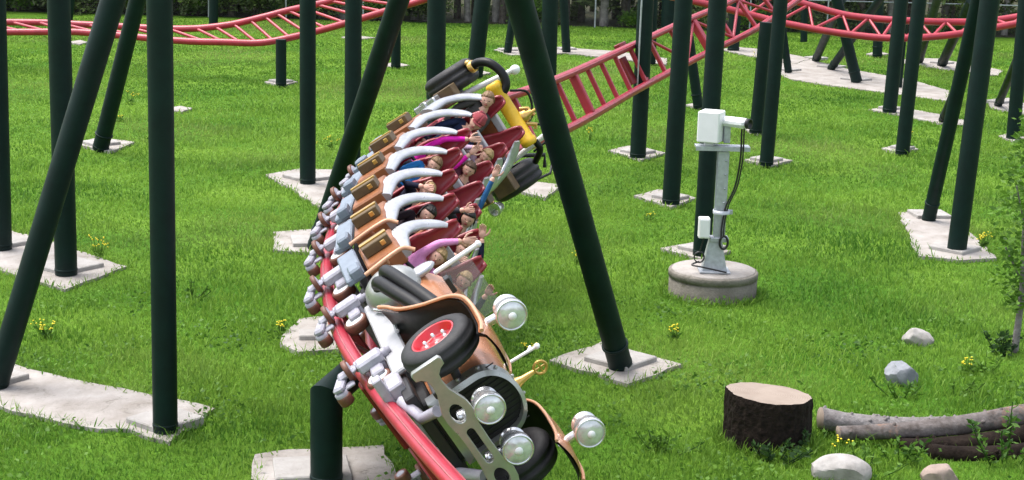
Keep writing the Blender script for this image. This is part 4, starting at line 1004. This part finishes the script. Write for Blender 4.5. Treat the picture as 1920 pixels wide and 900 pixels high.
def weed(px, py, hgt, k, spread, m, label, big=.09, stems=6):
    b0 = gr(px, py); e = tag(empty('weed_plant', b0), label, 'weed', 'leafy weeds around the logs and lawn')
    sm_ = MB(); P = []
    for i in range(stems):
        x, y = random.gauss(0, spread), random.gauss(0, spread*.7); z = hgt*random.uniform(.6, 1.1); sm_.tube([(x*.4, y*.4, 0), (x*.8, y*.8, z*.6), (x, y, z)], .006, 5)
        for j in range(k//stems): t = random.uniform(.1, 1); P.append((x*(.4+.6*t), y*(.4+.6*t), z*t))
    sm_.build('stems', m, e); P = np.array(P)+rng.normal(size=(len(P), 3))*.012; d = rdir(len(P), -.2, .8)
    quads('leaves', P, d, side_of(d), rng.uniform(.5, 1.2, len(P))*big, rng.uniform(.14, .26, len(P))*big, m, e)
for a in [(1885, 868, .62, 170, .16, LEAFY, 'tall leafy weed in front of the right end of the log pile'), (1690, 868, .3, 90, .16, LEAFY, 'broad-leaved weed in front of the pile middle'), (1500, 850, .25, 90, .2, LEAFD, 'dark nettle clump at the right foot of the stump'),
          (1890, 668, .3, 200, .2, LEAFD, 'dark bushy weed at the young tree foot'), (1620, 890, .22, 80, .2, LEAFY, 'spreading weed above the whitish boulder'), (1240, 852, .2, 90, .25, LEAFY, 'low broad weed left of the stump'), (1445, 868, .22, 110, .25, LEAFD, 'dark leafy weed directly in front of the stump'),
          (1790, 742, .18, 70, .2, LEAFY, 'small weed between boulder and peeled log'), (1690, 745, .18, 60, .2, LEAFY, 'grassy weed below the grey boulder'), (1845, 700, .22, 70, .15, LEAFY, 'weed left of the young tree'), (360, 560, .22, 40, .12, LEAFY, 'single weed right of the thick left column')]:
    weed(*a)
# young tree at the right edge
tb = gr(1902, 660); yt = tag(empty('young_tree', tb), 'young leafy tree with slim pale trunk at the right edge', 'tree', kind='thing')
MB().tube(crom([(0, 0, 0), (.02, 0, .8), (-.02, .02, 1.7), (.03, 0, 2.9)], 5), [.05-.04*i/15 for i in range(16)], 8).tube([(0, 0, .9), (-.2, .1, 1.3)], .012, 6).tube([(0, 0, 1.2), (.25, -.1, 1.7)], .012, 6).tube([(0, 0, 1.5), (-.2, -.1, 2.1)], .01, 6).build('trunk', BARKG, yt)
k = 1500; z = rng.uniform(.55, 3.0, k); rr = .12+.24*np.sin(np.clip((z-.45)/2.7, 0, 1)*np.pi)**.7; a = rng.random(k)*2*np.pi; q = rr*np.sqrt(rng.random(k))*(1+.25*np.sin(z*9+a*2))
P = np.stack([q*np.cos(a), q*np.sin(a), z], 1); d = rdir(k, -.5, .6)
quads('crown', P, d, side_of(d), rng.uniform(.06, .12, k), rng.uniform(.018, .03, k), LEAFY, yt)

# ------------------------------------------------------------------ fence and forest edge
fy0 = gr(960, 47)[1]
fn = tag(empty('chain_link_fence', (0, fy0, 0)), 'grey chain-link fence running along the forest edge', 'fence', kind='thing')
WIRE = bpy.data.materials.new('wire_mesh'); WIRE.use_nodes = True
wN = WIRE.node_tree.nodes; wK = WIRE.node_tree.links; wb = wN['Principled BSDF']; wb.inputs['Base Color'].default_value = (.16, .165, .17, 1); wb.inputs['Metallic'].default_value = .4
wt = wN.new('ShaderNodeTexCoord'); wm = wN.new('ShaderNodeMapping'); wm.inputs['Rotation'].default_value = (0, R(45), 0); wm.inputs['Scale'].default_value = (16, 16, 16)
wK.new(wt.outputs['Object'], wm.inputs[0]); sx = wN.new('ShaderNodeSeparateXYZ'); wK.new(wm.outputs[0], sx.inputs[0])
fr = []
for ch in ('X', 'Z'):
    f_ = wN.new('ShaderNodeMath'); f_.operation = 'FRACT'; wK.new(sx.outputs[ch], f_.inputs[0]); l_ = wN.new('ShaderNodeMath'); l_.operation = 'LESS_THAN'; l_.inputs[1].default_value = .035; wK.new(f_.outputs[0], l_.inputs[0]); fr.append(l_)
mxm = wN.new('ShaderNodeMath'); mxm.operation = 'MAXIMUM'; wK.new(fr[0].outputs[0], mxm.inputs[0]); wK.new(fr[1].outputs[0], mxm.inputs[1])
wtr = wN.new('ShaderNodeBsdfTransparent'); wmx = wN.new('ShaderNodeMixShader'); wK.new(mxm.outputs[0], wmx.inputs[0]); wK.new(wtr.outputs[0], wmx.inputs[1]); wK.new(wb.outputs[0], wmx.inputs[2]); wK.new(wmx.outputs[0], wN['Material Output'].inputs[0])
tag(MB().add([(-60, fy0+.25, .006), (60, fy0+.25, .006), (60, fy0+60, .006), (-60, fy0+60, .006)], [(0, 1, 2, 3)]).build('forest_floor', mat('forest_floor_soil', (.05, .04, .025), .95, s1=1.5, col2=(.03, .045, .015), bump=.6, bs=6, spec=.1)), None, None, kind='structure')
FH = 1.34
MB().add([(-32, .04, 0), (32, .04, 0), (32, .04, FH), (-32, .04, FH)], [(0, 1, 2, 3)]).build('wire_mesh', WIRE, fn)
MB().tube([(-32, 0, FH), (0, 0, FH), (32, 0, FH)], .028, 8).build('top_rail', GALV, fn)
for i in range(21): MB().tube([(-32+3.2*i, -.02, 0), (-32+3.2*i, -.02, FH+.25)], .035, 8).build('post', GALV, fn)
TRUNK = mat('conifer_trunk', (.12, .1, .085), .95, s1=6, col2=(.025, .02, .018), bump=.8, bs=12, spec=.1)
TRUNKG = mat('grey_trunk', (.3, .28, .26), .95, s1=5, col2=(.1, .09, .08), bump=.6, bs=10, spec=.1)
def conifer(seed, hgt, low, m, tr, dens=1.0, wide=1.7):
    r_ = np.random.default_rng(seed); e = empty('conifer_tree')
    mb = MB(); mb.tube(crom([(0, 0, -.1), (.05, .03, hgt*.4), (0, 0, hgt)], 6), [.17-.155*i/12 for i in range(13)], 10)
    P = []; d = []
    nb = int(46*dens)
    for i in range(nb):
        z = low+(hgt-low)*(i+.5)/nb; ln = wide*(1-(z-low)/(hgt-low))**.8*r_.uniform(.7, 1.15)+.15; a = r_.uniform(0, 6.28)
        bd = np.array([math.cos(a), math.sin(a), -.12]); mb.tube([(0, 0, z), bd*ln*.6+[0, 0, z], bd*ln+[0, 0, z-.12*ln]], [.025, .015, .005], 5)
        kk = int(70*ln/wide)+10; t = r_.uniform(.12, 1.05, kk); pos = bd*ln*t[:, None]+np.array([0, 0, z])+r_.normal(size=(kk, 3))*np.array([.14, .14, .1])
        P.append(pos); dd = bd+r_.normal(size=(kk, 3))*.6; d.append(dd/np.linalg.norm(dd, axis=1)[:, None])
    mb.build('trunk', tr, e); P = np.concatenate(P); d = np.concatenate(d)
    quads('crown', P, d, side_of(d), r_.uniform(.2, .42, len(P)), r_.uniform(.03, .06, len(P)), m, e)
    return e
def broad(seed, hgt, wd, m, low=.1):
    r_ = np.random.default_rng(seed); e = empty('bush'); mb = MB(); P = []; 
    for i in range(9):
        a = r_.uniform(0, 6.28); q = np.array([math.cos(a)*wd*.6*r_.random(), math.sin(a)*wd*.5*r_.random(), hgt*r_.uniform(.45, .9)]); mb.tube([(0, 0, -.05), q*.5, q], [.03, .02, .006], 6)
        kk = 170; P.append(q+r_.normal(size=(kk, 3))*np.array([wd*.22, wd*.22, hgt*.17]))
    P = np.concatenate(P); P[:, 2] = np.maximum(P[:, 2], low); d = rdir(len(P), -.4, .7); mb.build('stems', TRUNK, e)
    quads('leaves', P, d, side_of(d), r_.uniform(.1, .2, len(P)), r_.uniform(.03, .06, len(P)), m, e); return e
pro = [conifer(1, 11, .3, NEEDLE, TRUNK, 1.2), conifer(2, 9, .15, LEAFB, TRUNK, 1.1, 1.9), conifer(3, 13, 2.2, NEEDLE, TRUNKG, 1.0, 1.6), conifer(4, 12, 1.8, NEEDLE, TRUNK, 1.0, 1.5)]
bpro = [broad(5, 1.3, 1.6, LEAFB), broad(6, 1.0, 1.3, LEAFY)]
kinds = ['dark dense spruce with boughs down to the ground behind the fence', 'mid-green bushy spruce growing behind the fence', 'tall pale-trunked conifer with a bare lower stem behind the fence', 'dark-trunked conifer with a bare lower stem behind the fence']
used = set()
r2 = random.Random(5); cnt = 0
for rowi, (dy, step) in enumerate(((.9, 1.15), (2.6, 1.5), (5, 2.0), (9, 2.8))):
    x = -29+rowi*.7
    while x < 30:
        xr = x+r2.uniform(-.5, .5); left = xr < -9
        ki = (r2.choice([0, 1, 1, 0, 3]) if left else r2.choice([2, 3, 2, 3, 2, 1])) if rowi < 2 else r2.choice([0, 1, 3, 2])
        o = pro[ki] if ki not in used else copy_tree(pro[ki]); used.add(ki)
        o.location = (xr, fy0+dy+r2.uniform(-.5, .5), 0); o.rotation_euler.z = r2.uniform(0, 6.28); sc_ = r2.uniform(.8, 1.15); o.scale = (sc_, sc_, sc_)
        tag(o, kinds[ki], 'tree', 'forest trees behind the fence: '+('spruces', 'bushy spruces', 'pale-trunked', 'dark-trunked')[ki], 'thing'); x += step
for i in range(42):
    if i > 17 and i % 3: continue
    ki = r2.choice([0, 0, 1]); o = bpro[ki] if ('b', ki) not in used else copy_tree(bpro[ki]); used.add(('b', ki))
    o.location = (-29+i*1.42+r2.uniform(-.6, .6), fy0+r2.uniform(.35, .9), 0); o.rotation_euler.z = r2.uniform(0, 6.28); sc_ = r2.uniform(.55, 1.1); o.scale = (sc_, sc_, sc_)
    tag(o, ['dull green shrub at the foot of the forest trees', 'bright green shrub at the foot of the forest trees'][ki], 'shrub', 'shrubs along the fence: '+('dull', 'bright')[ki], 'thing')

# ------------------------------------------------------------------ grass
GRASS = leaf_mat('grass_blade', (.062, .17, .018), (.24, .4, .055), .3, .42, dry=(.34, .39, .12))
def in_poly(x, y, poly):
    ins = np.zeros(len(x), bool); n = len(poly); j = n-1
    for i in range(n):
        xi, yi = poly[i]; xj, yj = poly[j]
        c = ((yi > y) != (yj > y)) & (x < (xj-xi)*(y-yi)/(yj-yi+1e-12)+xi); ins ^= c; j = i
    return ins
def shrink(poly, d=.05):
    P = np.array(poly); c = P.mean(0); v = c-P; return [tuple(p+w/np.linalg.norm(w)*d) for p, w in zip(P, v)]
def scatter(k, d0, d1, alpha):
    # distance with density falling outwards
    u = rng.random(k); e_ = 2-alpha
    d = (d0**e_+(d1**e_-d0**e_)*u)**(1/e_) if abs(e_) > 1e-6 else d0*(d1/d0)**u
    a = rng.uniform(-.5, .5, k); x, y = d*np.sin(a), d*np.cos(a)
    keep = np.ones(k, bool)
    for pl in SLABS: keep &= ~in_poly(x, y, shrink(pl, .09))
    keep &= (x-rc[0])**2+(y-rc[1])**2 > (RR-.02)**2; keep &= (x-sp_[0])**2+(y-sp_[1])**2 > (rs*.9)**2
    return x[keep], y[keep], d[keep]
def blades(name, k, d0, d1, alpha, hmin, hmax, wpx, m, label):
    x, y, d = scatter(k, d0, d1, alpha); k = len(x)
    patch = .75+.35*np.sin(x*1.1+np.sin(y*.7)*2)*np.sin(y*.9+x*.3)+.3*np.sin(x*3.7+1)*np.sin(y*3.1)
    h = rng.uniform(hmin, hmax, k)*np.clip(patch, .5, 1.5); w = wpx*d/1584*.5*rng.uniform(.6, 1.3, k)
    a = rng.random(k)*2*np.pi; lean = rng.uniform(.15, .9, k)*h; la = rng.random(k)*2*np.pi
    B = np.stack([x, y, np.zeros(k)], 1); S = np.stack([np.cos(a), np.sin(a), np.zeros(k)], 1)*w[:, None]; Ld = np.stack([np.cos(la), np.sin(la), np.zeros(k)], 1)*lean[:, None]
    Z = np.array([0, 0, 1.])*h[:, None]
    V = np.empty((k, 5, 3)); V[:, 0] = B-S; V[:, 1] = B+S; V[:, 2] = B+S*.75+Ld*.35+Z*.6; V[:, 3] = B-S*.75+Ld*.35+Z*.6; V[:, 4] = B+Ld+Z*.95
    base = np.arange(k)[:, None]*5; loops = (base+np.array([0, 1, 2, 3, 3, 2, 4])).reshape(-1)
    me = bpy.data.meshes.new(name); me.vertices.add(k*5); me.vertices.foreach_set('co', V.reshape(-1)); me.loops.add(len(loops)); me.loops.foreach_set('vertex_index', loops)
    me.polygons.add(2*k); st_ = np.empty(2*k, int); st_[0::2] = np.arange(k)*7; st_[1::2] = np.arange(k)*7+4; me.polygons.foreach_set('loop_start', st_); me.polygons.foreach_set('loop_total', np.tile([4, 3], k)); me.update(calc_edges=True)
    at_ = me.attributes.new('tint', 'FLOAT', 'POINT'); at_.data.foreach_set('value', np.repeat(rng.random(k), 5).astype(np.float32))
    me.materials.append(m); o = bpy.data.objects.new(name, me); COL.objects.link(o); return tag(o, label, 'grass', kind='stuff')
blades('grass', 500000, 12.5, 66, 1.75, .045, .105, 1.25, GRASS, 'short bright green lawn grass all over the ground')
blades('tall_grass', 11000, 12.5, 40, 1.6, .14, .26, 1.1, GRASS, 'longer straggling grass blades rising above the lawn')
x, y, d = scatter(26000, 12.5, 21, 1.2); sel = (np.sin(x*1.7+1)*np.sin(y*2.1)+.5*np.sin(x*5.1)*np.sin(y*4.3)+rng.normal(size=len(x))*.35) > .35; x, y = x[sel], y[sel]; k = len(x)
dd = rdir(k, .0, .6); o = quads('clover_leaves', np.stack([x, y, rng.uniform(.02, .12, k)], 1), dd, side_of(dd), rng.uniform(.035, .075, k), rng.uniform(.013, .025, k), LEAFY)
tag(o, 'small broad leaves of clover and weeds mixed into the near lawn', 'ground cover', kind='stuff')
# grass tufts crowding the edges of slabs and posts
ex, ey = [], []
for pl in SLABS:
    n_ = len(pl)
    for i in range(n_):
        a, b_ = np.array(pl[i]), np.array(pl[(i+1) % n_]); L_ = np.linalg.norm(b_-a); kk = int(L_*45); t = rng.random(kk); q = a+(b_-a)*t[:, None]+rng.normal(size=(kk, 2))*.05
        ex.append(q[:, 0]); ey.append(q[:, 1])
for (cx_, cy_, r_) in ((rc[0], rc[1], RR+.04), (sp_[0], sp_[1], rs+.03)):
    a = rng.random(700)*6.283; ex.append(cx_+np.cos(a)*(r_+np.abs(rng.normal(size=700))*.06)); ey.append(cy_+np.sin(a)*(r_+np.abs(rng.normal(size=700))*.06))
x, y = np.concatenate(ex), np.concatenate(ey); d = np.hypot(x, y); k = len(x)
dd = rdir(k, .55, 1.); o = quads('edge_grass', np.stack([x, y, np.zeros(k)], 1), dd, side_of(dd), rng.uniform(.06, .19, k)*np.clip(20/d, .4, 1), 1.0*d/1584*.6*rng.uniform(.7, 1.4, k), GRASS)
tag(o, 'longer grass crowding the edges of slabs, stump and ring', 'grass', kind='stuff')

# bare soil showing round the slabs
SOIL = mat('bare_soil', (.06, .042, .026), .95, s1=5, col2=(.03, .022, .014), bump=.5, bs=30, spec=.1)
mb = MB()
for i, pl in enumerate(SLABS):
    q = []; ex_ = shrink(pl, .15)
    n_ = len(ex_)
    for j in range(n_):
        a, b_ = np.array(ex_[j]), np.array(ex_[(j+1) % n_]); kk = max(2, int(np.linalg.norm(b_-a)/.15))
        for t in range(kk): p = a+(b_-a)*t/kk+rng.normal(size=2)*.03; q.append((p[0], p[1], .005+.0009*(i % 17)))
    ar = sum(q[j][0]*q[(j+1) % len(q)][1]-q[(j+1) % len(q)][0]*q[j][1] for j in range(len(q)))
    mb.add(q if ar > 0 else q[::-1], [tuple(range(len(q)))])
tag(mb.build('bare_soil', SOIL), 'bare brown soil edging the concrete slabs', 'soil', kind='stuff')
